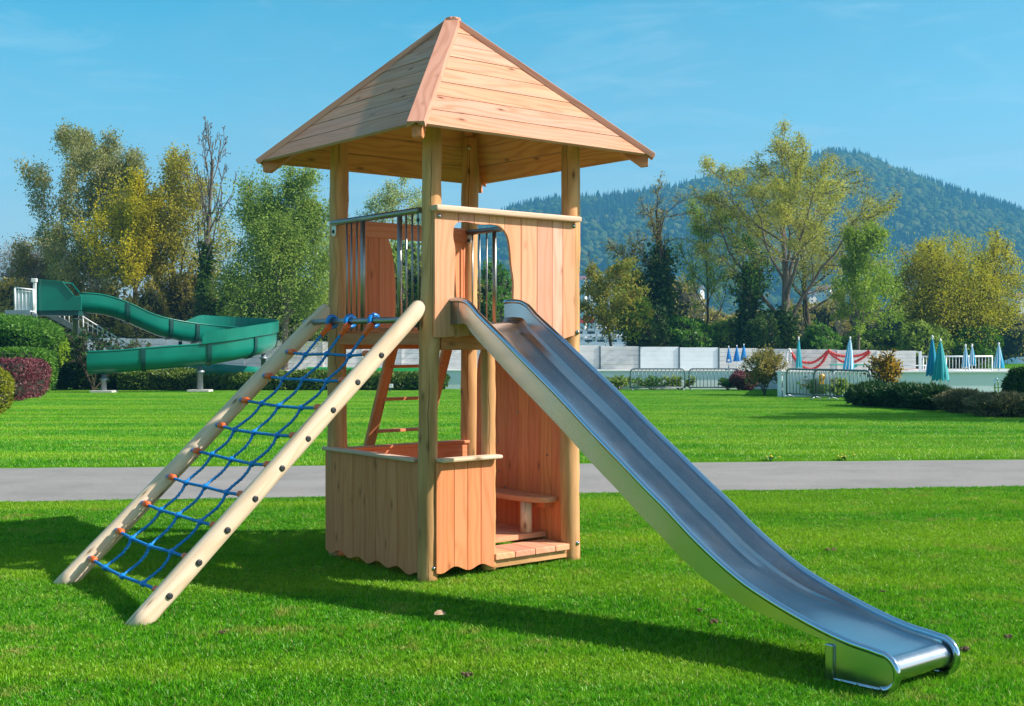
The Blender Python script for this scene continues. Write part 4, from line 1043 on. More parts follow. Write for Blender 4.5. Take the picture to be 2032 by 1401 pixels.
tree('ivy_tree', 'ivy wrapped trunk standing just left of the broad willow', 1440, 1530, 470, 1487, 87, M['bark'], LF['mid'], 38, nleaf=1560, L=0.192, W=0.120, sig=.35, r0=.024, ivy=(LF['ivy'], 8000, .80, .5, 0), **IVYT)
tree('young_tree', 'young tree with upright bright green crown right of the broad willow', 1668, 1792, 445, 1704, 81.5, M['bark_grey'], LF['bright'], 39, fill=(3750, .62, .36, .16), nleaf=13650, L=0.166, W=0.103, sig=.32, r0=.012, nc=[14, 6, 4, 3], start=[.22, .2, .2, .2], ang=[.6, .6, .7, .7], shape=lambda t: 1.05-.6*t)
tree('golden_tree', 'wide rounded golden yellow tree with dense fine branches near the picture edge', 1782, 2028, 462, 1900, 88, M['bark'], LF['gold'], 40, fill=(24000, .58, .42, .24), nleaf=44625, L=0.166, W=0.069, sig=.42, r0=.014, stems=7, splay=.55, lev=3, nc=[10, 8, 6, 3], start=[.2, .2, .2, .2], ang=[.65, .6, .6, .6], shape=lambda t: 1.0-.4*t)
for i, (a, b, t, lf, n, lb) in enumerate([
    (1240, 1330, 605, 'ivy', 8000, 'dark ivy smothered bush at the foot of the leaning ivy tree'),
    (1310, 1425, 632, 'mid', 7000, 'dark green bush behind the wall between two ivy trunks'),
    (1400, 1482, 635, 'green', 4000, 'paler green bush behind the wall left of the willow'),
    (1470, 1545, 630, 'ivy', 5500, 'dark ivy mass around the willow trunk'),
    (1590, 1665, 645, 'mid', 2800, 'small mid green bush behind the red swags'),
    (1650, 1790, 655, 'green', 5200, 'soft green bush below the young bright tree'),
    (1770, 1890, 640, 'green', 7000, 'broad green bush under the golden tree'),
    (1870, 1985, 650, 'hedge', 6500, 'leafy green bush behind the metal railing'),
    ]):
    foliage('bush', lb, 'bush', [bx(a, b, t, None, 85.5+(i % 3)*1.5, 1.8), bx(a+12, b-20, t+22, None, 84.5+(i % 3)*1.2, 1.5)], LF[lf], n, .28, .14, p=2.2, depth=.17, amp=.17, seed=90+i, group='bushes behind the concrete wall')
# grey-green wood on the shore, seen through the gaps between the near trees
foliage('shore_wood', 'hazy grey green wood on the shore behind the willow trees', 'wood', [bx(1300+i*72+(i*37) % 23, 1395+i*72, 560+((i*53) % 60), None, 128+(i % 3)*4, 4) for i in range(10)], LF['olive'], 16000, .45, .22, p=2.1, depth=.2, amp=.2, seed=120)
# ---- planting by the pool
tree('orange_shrub', 'rounded shrub with orange and yellow leaves in front of the white wall', 1722, 1790, 695, 1757, 41, M['bark'], LF['redo'], 51, nleaf=1900, L=0.077, W=0.052, sig=.10, stems=6, splay=.4, lev=2, leaflev=1, r0=.016, nc=[7, 5, 3, 3], start=[.3, .2, .2, .2], cat='shrub')
foliage('juniper', 'spreading dark green juniper in front of the white wall', 'juniper', [bx(1690, 1770, 764, None, 36.5, 1.0), bx(1735, 1850, 766, None, 35.5, 1.1), bx(1800, 1895, 770, None, 34, 1.0)], LF['juniper'], 15000, .22, .05, p=2.6, depth=.13, amp=.14, up=.55, seed=130)
foliage('brown_shrub', 'brownish low shrub beside the dark juniper', 'shrub', [bx(1868, 1955, 776, None, 32, .8)], LF['dull'], 6000, .15, .04, p=2.5, depth=.13, amp=.12, up=.3, seed=131)
foliage('brown_shrub', 'brownish low shrub nearest the picture edge', 'shrub', [bx(1925, 2060, 783, None, 30, .9)], LF['dull'], 7000, .15, .045, p=2.5, depth=.13, amp=.12, up=.3, seed=132)
foliage('dark_bush', 'dark upright bush at the picture edge beside the pool ladder', 'bush', [bx(2003, 2075, 733, 835, 33.5, .8)], LF['dark'], 5000, .13, .07, p=2.6, depth=.14, amp=.14, seed=133, base=gx(2035, 33.5))
foliage('dark_red_shrub', 'small dark red twiggy shrub beside the grey crowd barrier', 'shrub', [bx(1450, 1502, 738, None, 55, .8)], LF['purple'], 3200, .13, .05, p=2.3, depth=.18, amp=.15, seed=134)
tree('loose_shrub', 'tall loose shrub with sparse pale green leaves next to the dark red shrub', 1478, 1562, 692, 1518, 47.5, M['bark_grey'], LF['olive'], 52, nleaf=5775, L=0.090, W=0.048, sig=.14, stems=6, splay=.32, lev=2, leaflev=1, r0=.011, nc=[8, 5, 3, 3], start=[.2, .2, .2, .2], cat='shrub')
for i, (a, b, t, Yd, n, lb) in enumerate([(1200, 1255, 746, 56.2, 420, 'short young shrub left of the first crowd barrier'), (1258, 1330, 744, 56.2, 600, 'row of young leafy plants behind the first crowd barrier'), (1318, 1378, 745, 56, 520, 'young leafy plants between the first two crowd barriers'), (1425, 1462, 750, 55.6, 420, 'fresh green plant beside the dark red shrub'),
    (1542, 1580, 750, 48, 380, 'wispy young plant left of the yellow warning lamp barrier'), (1588, 1640, 752, 45, 700, 'grey green plants behind the barrier with the warning lamp'), (1640, 1688, 750, 44, 700, 'leafy green plants behind the slanted barrier')]):
    tree('young_plant', lb, a, b, t, (a+b)/2, Yd, M['bark'], LF['mid' if i % 2 else 'green'], 140+i, nleaf=n, L=.16, W=.07, sig=.08, stems=7, splay=.5, lev=1, leaflev=0, r0=.01, cat='plant', group='young plants along the pool wall', nc=[5, 3, 3, 3], start=[.3, .2, .2, .2])

tree('maple_tree', 'leafy tree just beyond the picture edge whose shade lies on the lawn beside the juniper', 2265, 2650, 150, 2440, 29, M['bark'], LF['mid'], 160, nleaf=5200, L=.26, W=.16, sig=.4, r0=.016, nc=[9, 5, 4, 3], start=[.35, .25, .2, .2])
# ================================================================== POOL SIDE
DZ = -.15
m = MB()
wl = [(240, 60.5), (885, 57.6), (1145, 57.2), (1300, 57.1), (1551, 57), (1553, 45.6), (1700, 45.3), (1880, 45.1), (2015, 45), (2200, 44.8)]
front = [((px-CX)/FPX*y, y) for px, y in wl]
poly = front+[(60, 44), (60, 81.5), (-45, 81.5), (-45, 63)]
m.prism(poly, (0, 0, DZ), X, Y, Z, -.9, 0, 'x'); tag(m.build('pool_deck', M['terrace']), 'pale paved pool deck between the low white wall and the concrete wall', None, None, 'structure')
tops = [None, .28, .28, .28, .28, .52, .52, .53, .54, .54]
pw = root('white_wall', (front[4][0], front[4][1], gz(57)), 0, 'long low whitewashed pool wall stepping up towards the picture edge', 'wall')
for i in range(1, 9):
    (x0, y0), (x1, y1) = front[i], front[i+1]; d = Vector((x1-x0, y1-y0, 0)); L = d.length; d.normalize(); nn = Z.cross(d)
    m = MB(); m.prism([(0, -1.0), (L-.004, -1.0), (L-.004, tops[i+1]), (0, tops[i])], Vector((x0, y0, 0))-nn*.03, d, Z, nn, -.16, 0, 'x')
    m.build('wall_panel', M['conc_white'], pw, off=pw.location)
    m = MB(); a = Vector((x0, y0, tops[i]+.03))-nn*.11; b = Vector((x1, y1, tops[i+1]+.03))-nn*.11; m.bar(a, b, .30, .05); m.build('coping', M['conc_pale'], pw, off=pw.location)
# concrete wall of stacked planks between posts
cw = root('concrete_wall', (0, 80, DZ), 0, 'long grey precast concrete wall of stacked panels between slim posts', 'wall')
px = 170; k = 0
while px < 1795:
    x0, x1 = (px-CX)/FPX*80, (px+78.5-CX)/FPX*80
    t0 = zat(670.5+(px-170)*.0162, 80)
    white = 1240 < px+39 < 1405
    m = MB(); hh = (t0-DZ)/5
    for r_ in range(5):
        m.box(((x0+x1)/2, 80, DZ+hh*(r_+.5)), x1-x0-.09, .08 if not white else .09, hh-(.012 if not white else .003), grain='x')
    m.build('panel', M['conc_pale'] if white else M['conc'], cw, off=cw.location, bevel=.008)
    m = MB(); m.box((x0, 79.97, (t0+DZ)/2+.01), .10, .13, t0-DZ+.02); m.build('post', M['grey_metal'] if 1150 < px < 1560 else M['conc'], cw, off=cw.location)
    px += 78.5
# green low panel + small box behind the tower
gp = root('low_fence', at(720, 742, 64)*1, 0, 'bright green long low panel on the pool deck behind the laurel hedge', 'fence')
a, b = at(608, 728.5, 64), at(832, 730.5, 64)
for i in range(4):
    p, q = a.lerp(b, i/4), a.lerp(b, (i+1)/4); m = MB(); z0 = DZ; m.box(((p.x+q.x)/2, 64, (p.z+z0)/2), q.x-p.x-.015, .06, p.z-z0); m.build('board', M['green_sheet'], gp, off=gp.location, bevel=.01)
p = ground_at(774, 778); bxr = root('small_sign', p, 0, 'small white sign box on a short post in front of the laurel hedge', 'sign')
m = MB(); m.box(p+Vector((0, 0, .27)), .26, .06, .17); m.build('plate', M['white'], bxr, off=p, bevel=.01)
m = MB(); m.box(p+Vector((0, .04, .1)), .05, .04, .24); m.build('post', M['grey_metal'], bxr, off=p)

# ---- teal water slide
ws_path = [(60, 627, 57.0), (105, 626, 57.3), (150, 622, 57.6), (200, 624, 58), (245, 637, 58.4), (285, 655, 58.8), (325, 670, 59.2), (375, 679, 60), (430, 684, 60.8), (475, 687, 60.9), (506, 690.5, 60.0), (524, 695, 58.3), (523, 700, 56.3), (503, 706, 54.6), (472, 713, 53.6), (440, 719.5, 53.0), (397, 726, 52.6), (345, 730, 52.2), (285, 735, 51.8), (225, 740, 51.5), (176, 742, 51.3)]
pp = [at(*q) for q in ws_path]
def catmull(P, sub):
    out = []; n = len(P)
    for i in range(n-1):
        p0, p1, p2, p3 = P[max(i-1, 0)], P[i], P[i+1], P[min(i+2, n-1)]
        for k in range(sub):
            t = k/sub; out.append(.5*((2*p1)+(-p0+p2)*t+(2*p0-5*p1+4*p2-p3)*t*t+(-p0+3*p1-3*p2+p3)*t**3))
    out.append(P[-1]); return out
cp = catmull(pp, 6); nP = len(cp)
ws = root('water_slide', ground_at(397, 779), 0, 'teal fibreglass water slide curling from a high start box round a bend towards the lawn', 'water slide')
WO = ws.location.copy()
def sec(i):
    d = cp[min(i+1, nP-1)]-cp[max(i-1, 0)]; d.z = 0; d.normalize(); s = d.cross(Z); return d, s      # s points to the rider's right
rw, hw = .54, .95
def ring(i, grow_=0., hl=1., hr=1.):
    d, s = sec(i); out = []
    w = rw+grow_
    for k in range(17):
        a = math.pi*k/16; x = -math.cos(a)*w; z = w*.98*(1-math.sin(a))-grow_
        out.append(cp[i]+s*x+Z*z)
    top = hw-.0
    out = [cp[i]+s*(-w-.0)+Z*hw*hl]+out+[cp[i]+s*w+Z*hw*hr]
    return out
start = 13; 
def chute(i0, i1):
    m = MB(); outer = [ring(i) for i in range(i0, i1+1)]; inner = [ring(i, -.045) for i in range(i0, i1+1)]
    m.grid(outer, True); m.grid(inner, True, True)
    if i1 == nP-1:   # the mouth is cut raked: its sole ends short of the lips
        d_, s_ = sec(nP-1)
        for rg in (outer[-1], inner[-1]):
            for q in range(len(rg)): rg[q] = rg[q]-d_*.55*(1-min(1, max(0, (rg[q].z-cp[-1].z)/hw)))
    for e, (o, n_) in enumerate(((outer[0], inner[0]), (outer[-1], inner[-1]))): m.grid([o, n_], False, e == 1)
    for side in (0, -1):
        m.grid([[o[side], n_[side]] for o, n_ in zip(outer, inner)], False, side == -1)
        # rolled lip
    return m
fl = [13, 25, 37, 43, 58, 68, 81, 94, 108, nP-1]
for a, b in zip(fl[:-1], fl[1:]): chute(a, b).build('chute_section', M['teal'], ws, off=WO)
for i in fl[1:-1]:
    m = MB(); r0, r1 = ring(i), ring(i, .055); d, s = sec(i)
    for dd in (-.09, .09):
        m.grid([[p+d*dd for p in r0], [p+d*dd for p in r1]], False)
    m.grid([[p-d*.09 for p in r1], [p+d*.09 for p in r1]], True)
    m.build('flange', M['teal_dark'], ws, off=WO)
for sgn in (0, -1):   # lips
    m = MB(); m.tube([ring(i)[sgn] for i in range(start, nP, 2)]+[ring(nP-1)[sgn]], .032, 8); m.build('lip', M['teal'], ws, off=WO)
# raised splash walls round the bend
def splash(i0, i1, side, h):
    m = MB(); rows = []
    for i in range(i0, i1+1):
        r = ring(i); q = r[side]; d, s = sec(i); o = s*(.10 if side == -1 else -.10)
        hh = h*min(1, (i-i0)/4+.15 if i < i0+4 else 1)*min(1, (i1-i)/2+.5)
        rows.append([q, q+o, q+o*1.2+Z*hh, q+o*1.2+Z*hh-o*.4, q+o*.8, q])
    m.grid(rows, False); m.build('splash_wall', M['teal'], ws, off=WO, bevel=.0)
splash(42, 96, 0, .52)
# start box: high side screens
sb = root('start_box', (0, 0, 0)); sb.parent = ws
for yy, thick in ((56.75, .06), (58.1, .06)):
    a = [at(76, 555, yy), at(122, 558.5, yy), at(147, 587, yy), at(162, 587.5, yy), at(162, 616, yy), at(72, 617, yy)]
    poly = [(q.x, q.z) for q in a]
    m = MB(); m.prism(poly, (0, yy, 0), X, Z, Y, -thick/2, thick/2, 'x'); m.build('side_screen', M['teal'], sb, off=WO, bevel=.015)
m = MB()
m.bar(at(124, 560, 56.70), at(146, 586.5, 56.70), .05, .05); m.bar(at(76, 555, 56.7), at(124, 559, 56.7), .05, .05); m.bar(at(142, 562, 58.1), at(162, 587, 58.1), .06, .06); m.bar(at(124, 560, 57.9), at(142, 562, 58.1), .05, .05)
m.build('trim', M['teal'], sb, off=WO)
m = MB(); q0, q1 = at(72, 622, 57.4), at(165, 622, 57.4); m.box(((q0.x+q1.x)/2, 57.4, q0.z), q1.x-q0.x, 1.3, .22); m.build('floor', M['teal_dark'], ws, off=WO, bevel=.02)
# support posts
def support(px, i, r=.13, slab=True, mt='galv'):
    c = cp[i]; g = Vector((c.x, c.y, gz(c.y)))
    s_ = root('support', g-WO); s_.parent = ws; s_.location = g-WO
    m = MB(); m.lathe([(r, 0), (r, c.z-g.z-.30), (r*1.5, c.z-g.z-.30), (r*1.5, c.z-g.z-.2), (r*.9, c.z-g.z-.2), (r*.9, c.z-g.z-.02)], (0, 0, 0), Z, 14); m.build('pole', M[mt], s_)
    if slab: m = MB(); m.box((0, 0, .03), .95, .8, .16); m.build('footing', M['slab'], s_, bevel=.01)
support(397, 96); support(205, nP-5, .12); support(510, 72, .12, False)
support(130, 12, .14, False); support(345, 40, .10, False, 'teal_dark')
# run-out trough beyond the hedge
m = MB(); a, b = at(385, 732, 60), at(520, 742, 58.5)
m.tube([a, a.lerp(b, .5), b], [.34, .34, .30], 14); m.build('runout_trough', M['teal'], ws, off=WO)

# ---- staircase with platform
sc = root('staircase', (at(120, 700, 59).x, 59, gz(59)), 0, 'grey metal staircase with pale railings leading up to the water slide', 'staircase')
SCO = sc.location.copy()
for yy in (59.2, 60.4):
    m = MB(); m.bar(at(100, 625, yy), at(262, 712, yy), .08, .26); m.build('stringer', M['galv'], sc, off=SCO)
    rl = MB(); t0, t1 = at(104, 619.5, yy), at(150, 619.5, yy); t2 = at(268, 692, yy)
    rl.tube([t0, t1, t2], .035, 8); rl.build('handrail', M['white_paint'], sc, off=SCO)
    rl = MB(); rl.tube([at(104, 627, yy), at(146, 651, yy)], .025, 6); rl.tube([at(150, 628, yy), at(264, 698, yy)], .025, 6); rl.build('mid_rail', M['white_paint'], sc, off=SCO)
    for i in range(17):
        t = (i+.5)/17; px_ = 104+t*160; yb = 625+(px_-100)/162*87-4
        yt = 619.5 if px_ < 150 else 619.5+(px_-150)/118*72.5
        m = MB(); m.tube([at(px_, yt, yy), at(px_, yb, yy)], .04 if i % 4 == 2 else .024, 6); m.build('baluster', M['white_paint'], sc, off=SCO)
for i in range(13):
    t = (i+.5)/13; q = at(100+162*t, 625+87*t, 59.8); m = MB(); m.box(q, .30, 1.15, .04); m.build('tread', M['galv'], sc, off=SCO)
pf_ = root('platform_cage', (at(52, 700, 57.3).x, 57.3, gz(57.3)), 0, 'white caged platform at the top of the water slide with barred sides', 'platform')
PO = pf_.location.copy()
def P3(px, py, yy): return at(px, py, yy)
for yy in (56.4, 58.2):
    m = MB(); m.tube([P3(29, 571, yy), P3(66, 575, yy)], .04, 8); m.tube([P3(29, 577, yy), P3(66, 579, yy)], .03, 8); m.tube([P3(30, 617, yy), P3(68, 618, yy)], .05, 8); m.build('rail', M['white_paint'], pf_, off=PO)
    for i in range(6):
        px_ = 30+i*7.2; m = MB(); m.tube([P3(px_, 571.5+i*.6, yy), P3(px_, 618, yy)], .05 if i in (0, 5) else .018, 8); m.build('bar', M['white_paint'], pf_, off=PO)
    m = MB(); a = P3(31, 579, yy); b = P3(65, 616, yy); m.box(((a.x+b.x)/2, yy+.03, (a.z+b.z)/2), b.x-a.x, .012, a.z-b.z); m.build('side_sheet', M['white_paint'], pf_, off=PO)
m = MB(); a, b = P3(27, 621, 57.3), P3(76, 621, 57.3); m.box(((a.x+b.x)/2, 57.3, a.z), b.x-a.x, 2.0, .22); m.build('floor', M['galv'], pf_, off=PO)
for px_, yy in ((31, 56.5), (70, 56.5), (31, 58.1), (70, 58.1)):
    q = P3(px_, 622, yy); m = MB(); m.box((q.x, yy, (q.z+gz(yy))/2), .14, .14, q.z-gz(yy)); m.build('leg', M['galv'], pf_, off=PO)
q = P3(69, 553, 56.5); m = MB(); m.box((q.x, 56.5, (q.z+P3(69, 622, 56.5).z)/2), .12, .10, q.z-P3(69, 622, 56.5).z); m.build('lamp_post', M['white_paint'], pf_, off=PO)
m = MB(); m.box(q+Vector((-.02, 0, -.08)), .24, .2, .18); m.build('lamp_head', M['white'], pf_, off=PO, bevel=.02)

# ---- crowd barriers
M['barrier'] = plain('weathered_galvanised_tube', (.15, .19, .22), .45, .5, .12, 4)
def barrier(w=2.4, h=.95, nb=13):
    o = root('crowd_barrier', (0, 0, 0))
    m = MB(); r = .16; pts = []
    pts += [(-w/2, 0, .10), (-w/2, 0, h-r)]+[(-w/2+r-r*math.cos(a), 0, h-r+r*math.sin(a)) for a in (.5, 1.05)]+[(-w/2+r, 0, h)]
    pts += [(w/2-r, 0, h)]+[(w/2-r+r*math.sin(a), 0, h-r+r*math.cos(a)) for a in (.5, 1.05)]+[(w/2, 0, h-r), (w/2, 0, .10)]
    m.tube(pts, .032, 8); m.tube([(-w/2, 0, .14), (w/2, 0, .14)], .026, 8); m.build('frame', M['barrier'], o)
    for i in range(nb):
        x = -w/2+w*(i+1)/(nb+1); m = MB(); m.tube([(x, 0, .14), (x, 0, h)], .015, 6); m.build('bar', M['barrier'], o)
    for s in (-1, 1):
        m = MB(); m.tube([(s*w/2*.93, -.28, .02), (s*w/2*.93, -.12, .075), (s*w/2*.93, 0, .10), (s*w/2*.93, .12, .075), (s*w/2*.93, .28, .02)], .02, 6); m.build('foot', M['galv'], o)
    return o
B0 = barrier(); lbl = 'galvanised crowd barrier standing in front of the pale wall panels, nearest the steel slide'
def put_barrier(o, pxc, py, rz, label, sx=1.0, hh=1.0):
    y = 3418/(py-713.25); o.location = ((pxc-CX)/FPX*y, y, gz(y)); o.rotation_euler = (0, 0, rz); o.scale = (sx, 1, hh)
    tag(o, label, 'barrier', 'galvanised crowd barriers by the pool')
put_barrier(B0, 1305, 775.2, .0, lbl, 1.04, 1.05)
put_barrier(dup(B0, (0, 0, 0)), 1418, 775.0, .03, 'galvanised crowd barrier left of the dark red shrub', .98, 1.05)
put_barrier(dup(B0, (0, 0, 0)), 1607, 792, -1.05, 'galvanised crowd barrier with an amber warning lamp on its end', 1.0, 1.12)
put_barrier(dup(B0, (0, 0, 0)), 1670, 796, -.95, 'slanted galvanised crowd barrier touching the dark juniper', 1.0, 1.12)
wq = at(1631, 748, 42.5); wlp = root('warning_lamp', wq, 0, 'round amber warning lamp fixed to the end of a crowd barrier', 'warning lamp')
am = plain('amber_plastic', (.75, .36, .01), .3, 0, .1, 6)
m = MB(); m.lathe([(.03, -.02), (.10, -.012), (.12, 0), (.10, .03), (.06, .06)], (0, 0, 0), (0, -1, 0), 14); m.build('lens', am, wlp)
m = MB(); m.box((0, .03, -.16), .15, .07, .2); m.build('battery_box', am, wlp, bevel=.01)

# ---- folded parasols
def fabric(name, c1, c2, stripes):
    mm, nt, out = new_mat(name); N = NT(nt)
    uv = N.n('ShaderNodeUVMap').outputs[0]; sep = N.n('ShaderNodeSeparateXYZ'); N.l(uv, sep.inputs[0])
    s = N.math('FRACT', N.math('ADD', N.math('MULTIPLY', sep.outputs[0], 8), N.math('MULTIPLY', sep.outputs[1], .35)))
    st = N.ramp(s, [(.0, (1, 1, 1)), (stripes, (1, 1, 1)), (stripes+.04, (0, 0, 0)), (1, (0, 0, 0))])
    n = N.noise(N.n('ShaderNodeTexCoord').outputs['Object'], 3, 4)
    c = N.mix(N.math('MULTIPLY', n, .5), c1, tuple(x*.6 for x in c1)); c = N.mix(st, c, c2)
    b = N.n('ShaderNodeBsdfPrincipled'); N.l(c, b.inputs['Base Color']); b.inputs['Roughness'].default_value = .75
    t = N.n('ShaderNodeBsdfTranslucent'); N.l(c, t.inputs[0]); mx = N.n('ShaderNodeMixShader'); mx.inputs[0].default_value = .25
    N.l(b.outputs[0], mx.inputs[1]); N.l(t.outputs[0], mx.inputs[2]); N.l(mx.outputs[0], out.inputs[0]); return mm
FB = {'blue': fabric('blue_parasol_cloth', (.012, .25, .66), (.03, .36, .75), .12), 'teal': fabric('teal_parasol_cloth', (.008, .38, .46), (.14, .58, .62), .2), 'white': fabric('striped_parasol_cloth', (.012, .42, .66), (.80, .84, .86), .36), 'deep': fabric('deep_blue_parasol_cloth', (.010, .28, .58), (.008, .38, .50), .4)}
def parasol(px, pyt, pyb, wpx, yy, fab, label, zbase=None, lean=0, seed=0, grp='folded parasols round the pool', emblem=False):
    r = random.Random(seed); x = (px-CX)/FPX*yy; zb = DZ if zbase is None else zbase
    zt, zc = zat(pyt, yy), zat(pyb, yy); h = zt-zc; w = wpx/FPX*yy/2
    o = root('parasol', (x, yy, zb), 0, label, 'parasol', grp); O = o.location.copy()
    n = 32; m = MB(); rows = []
    for i in range(13):
        t = i/12; rad = w*(.10+.90*t**.75*(1-.12*max(0, t-.8)*5*.6))
        row = []
        for k in range(n+1):
            a = 2*math.pi*k/n; f = 1+.22*t*math.sin(8*a+seed+t*1.1)+.10*math.sin(3*a+seed*2)*t
            zz = zt-h*t-(h*.035*math.sin(8*a+seed+.8) if i == 12 else 0)
            row.append((x+math.cos(a)*rad*f+lean*t*h, yy+math.sin(a)*rad*f, zz))
        rows.append(row)
    b = len(m.v)
    for rr in rows: m.v.extend(Vector(p) for p in rr)
    for i in range(12):
        for k in range(n):
            m.face([b+i*(n+1)+k, b+(i+1)*(n+1)+k, b+(i+1)*(n+1)+k+1, b+i*(n+1)+k+1], [(k/n, i/12), (k/n, (i+1)/12), ((k+1)/n, (i+1)/12), ((k+1)/n, i/12)], True)
    cn = m.build('canopy', FB[fab], o, off=O)
    if emblem:
        e = Vector((x-.03, yy-w*1.15, zc+h*.14)); m = MB()
        m.prism([(-.07, -.06), (.07, -.06), (.07, .06), (-.07, .06)], e, X, Z, Y, -.01, .0); m.build('emblem', M['white'], cn, off=O)
    m = MB(); m.tube([(x, yy, zb), (x, yy, zc+h*.5), (x, yy, zt+.06)], .026, 8); m.build('pole', M['white_paint'], o, off=O)
    m = MB(); m.lathe([(.03, -.02), (.045, .01), (.03, .05), (.008, .08)], (x, yy, zt+.02), Z, 10); m.build('tip', M['white'], o, off=O)
    m = MB(); m.lathe([(.22, 0), (.22, .06), (.05, .09), (.04, .3)], (x, yy, zb), Z, 14); m.build('base', M['slab'], o, off=O)
parasol(1446, 689, 719, 10, 76, 'blue', 'small folded blue parasol with a white emblem, first of three by the concrete wall', emblem=True, seed=1)
parasol(1462, 687.5, 717, 12, 76, 'blue', 'small folded blue parasol in the middle of three by the concrete wall', seed=2)
parasol(1476, 685, 715, 12, 75.5, 'blue', 'small folded blue parasol, last of three by the concrete wall', seed=3)
parasol(1585, 672, 729, 12, 58, 'teal', 'slim folded teal parasol in front of the hanging white and red swags', seed=4)
parasol(1687, 672, 738, 21, 53, 'white', 'folded blue and white striped parasol beside the turquoise table', lean=-.06, seed=5)
parasol(1850, 671, 745, 22, 38.6, 'deep', 'tall folded deep blue parasol behind the wide teal one', zbase=gz(38.6), seed=6)
parasol(1866, 678, 754, 30, 37.8, 'teal', 'wide folded teal parasol standing in front of the white wall', zbase=gz(37.8), seed=7)
parasol(1916, 687, 729, 14, 50, 'white', 'folded blue and white parasol left of a close pair by the railing', seed=8)
parasol(1929, 686.5, 725, 13, 51, 'white', 'paler folded blue and white parasol right of a close pair by the railing', seed=9, lean=.03)
parasol(1982, 684, 730, 19, 47, 'white', 'folded teal and white parasol beyond the end of the railing', seed=10)

# ---- railing, table, loungers, pool ladder, swags
rp = root('metal_railing', (at(1900, 700, 52).x, 52, DZ), 0, 'pale metal railing with upright bars and a thick end post behind the folded parasols', 'railing'); RO = rp.location.copy()
m = MB(); a, b = at(1828, 707.5, 52), at(1970, 707, 52); m.tube([a, b], .035, 8); m.tube([at(1828, 735, 52), at(1970, 736, 52)], .03, 8); m.build('rail', M['white_paint'], rp, off=RO)
for i in range(22):
    px_ = 1832+i*6.5; m = MB(); m.tube([at(px_, 707.5, 52), Vector((at(px_, 0, 52).x, 52, DZ)) if i % 7 == 0 else at(px_, 735.5, 52)], .03 if i % 7 == 0 else .013, 6); m.build('bar', M['white_paint'], rp, off=RO)
q = at(1826, 697.5, 52); m = MB(); m.box((q.x, 52, (q.z+DZ)/2), .11, .11, q.z-DZ); m.box((q.x-.05, 52, q.z-.02), .24, .07, .05); m.build('end_post', M['white_paint'], rp, off=RO)
tb = root('table', (at(1686, 700, 60).x, 60, DZ), 0, 'turquoise garden table standing behind the white wall', 'table'); TO = tb.location.copy()
a, b = at(1651, 724, 60), at(1722, 725, 60)
m = MB(); m.box(((a.x+b.x)/2, 60.2, a.z), b.x-a.x, .9, .05); m.build('table_top', M['green_table'], tb, off=TO, bevel=.01)
for sx in (a.x+.08, b.x-.08):
    for sy in (59.85, 60.55): m = MB(); m.bar((sx, sy, DZ), (sx, sy, a.z-.02), .05, .05, up=X); m.build('leg', M['white_paint'], tb, off=TO)
m = MB(); m.bar((a.x+.1, 59.84, DZ+.1), (b.x-.6, 59.84, a.z-.05), .05, .3, up=(0, 1, 0)); m.build('folded_leaf', M['green_table'], tb, off=TO)
ln = root('sun_lounger', (at(1800, 700, 56).x, 56, DZ), 0, 'orange red slatted sun lounger with a white frame behind the white wall', 'sun lounger'); LO = ln.location.copy()
a, b = at(1770, 734, 56), at(1836, 734, 56)
m = MB()
for i in range(11): m.box((a.x+(b.x-a.x)*(i+.5)/11, 56, a.z+.02), (b.x-a.x)/11-.03, .7, .03)
m.build('seat', M['red_lounger'], ln, off=LO)
m = MB()
for i in range(6): m.bar((a.x+.25, 55.7+i*.12, a.z+.04), (a.x-.12, 55.7+i*.12, a.z+.36), .085, .02)
m.build('backrest', M['red_lounger'], ln, off=LO)
m = MB(); m.tube([(a.x+.4, 55.62, a.z+.21), (b.x, 55.62, a.z+.21)], .025, 6); m.tube([(a.x, 55.62, a.z), (b.x, 55.62, a.z)], .025, 6); m.build('frame', M['white_paint'], ln, off=LO)
for xx in (a.x+.1, b.x-.1):
    for yy in (55.68, 56.3): m = MB(); m.tube([(xx, yy, DZ), (xx, yy, a.z+.2)], .025, 6); m.build('leg', M['white_paint'], ln, off=LO)
pl = root('pool_ladder', (at(1987, 760, 37.6).x, 37.6, gz(37.6)), 0, 'pair of bent chrome ladder handrails against the white wall near the picture edge', 'ladder'); LO2 = pl.location.copy()
for px_ in (1974, 1998):
    zt, zb = zat(751, 37.6), gz(37.6); x = (px_-CX)/FPX*37.6; s = 1
    pts = [(x, 37.6, zb)]+[(x, 37.6, zt-.12)]+[(x+.06-.06*math.cos(a), 37.6+.01*a, zt-.12+.12*math.sin(a)) for a in (.6, 1.2, 1.9, 2.5)]+[(x+.12, 37.63, zt-.16), (x+.13, 37.65, zb)]
    m = MB(); m.tube(pts, .02, 8); m.build('handrail', M['steel_rim'], pl, off=LO2)
m = MB(); 
for zz in (.25, .55): m.box(((at(1986, 0, 37.6)).x, 37.62, gz(37.6)+zz), .42, .06, .03)
m.build('step', M['steel_rim'], pl, off=LO2)
def swag(pts, label, r=.085, name='lane_rope', y=79.4, mat='red'):
    P = catmull([at(px_, py_, y) for px_, py_ in pts], 7); L = 0; rr = []
    for i, p in enumerate(P):
        if i: L += (p-P[i-1]).length
        rr.append(r*(1+.16*math.sin(L*34)))
    Q = []; R2 = []
    for i in range(len(P)-1):
        for k in range(3): Q.append(P[i].lerp(P[i+1], k/3)); R2.append(rr[i]*(1+.14*(-1)**(i*3+k)))
    m = MB(); m.tube(Q, R2, 8); o = m.build(name, M[mat]); c = P[0].copy()
    for v in o.data.vertices: v.co -= c
    o.location = c; tag(o, label, 'lane rope', 'pool lane ropes hung on the concrete wall')
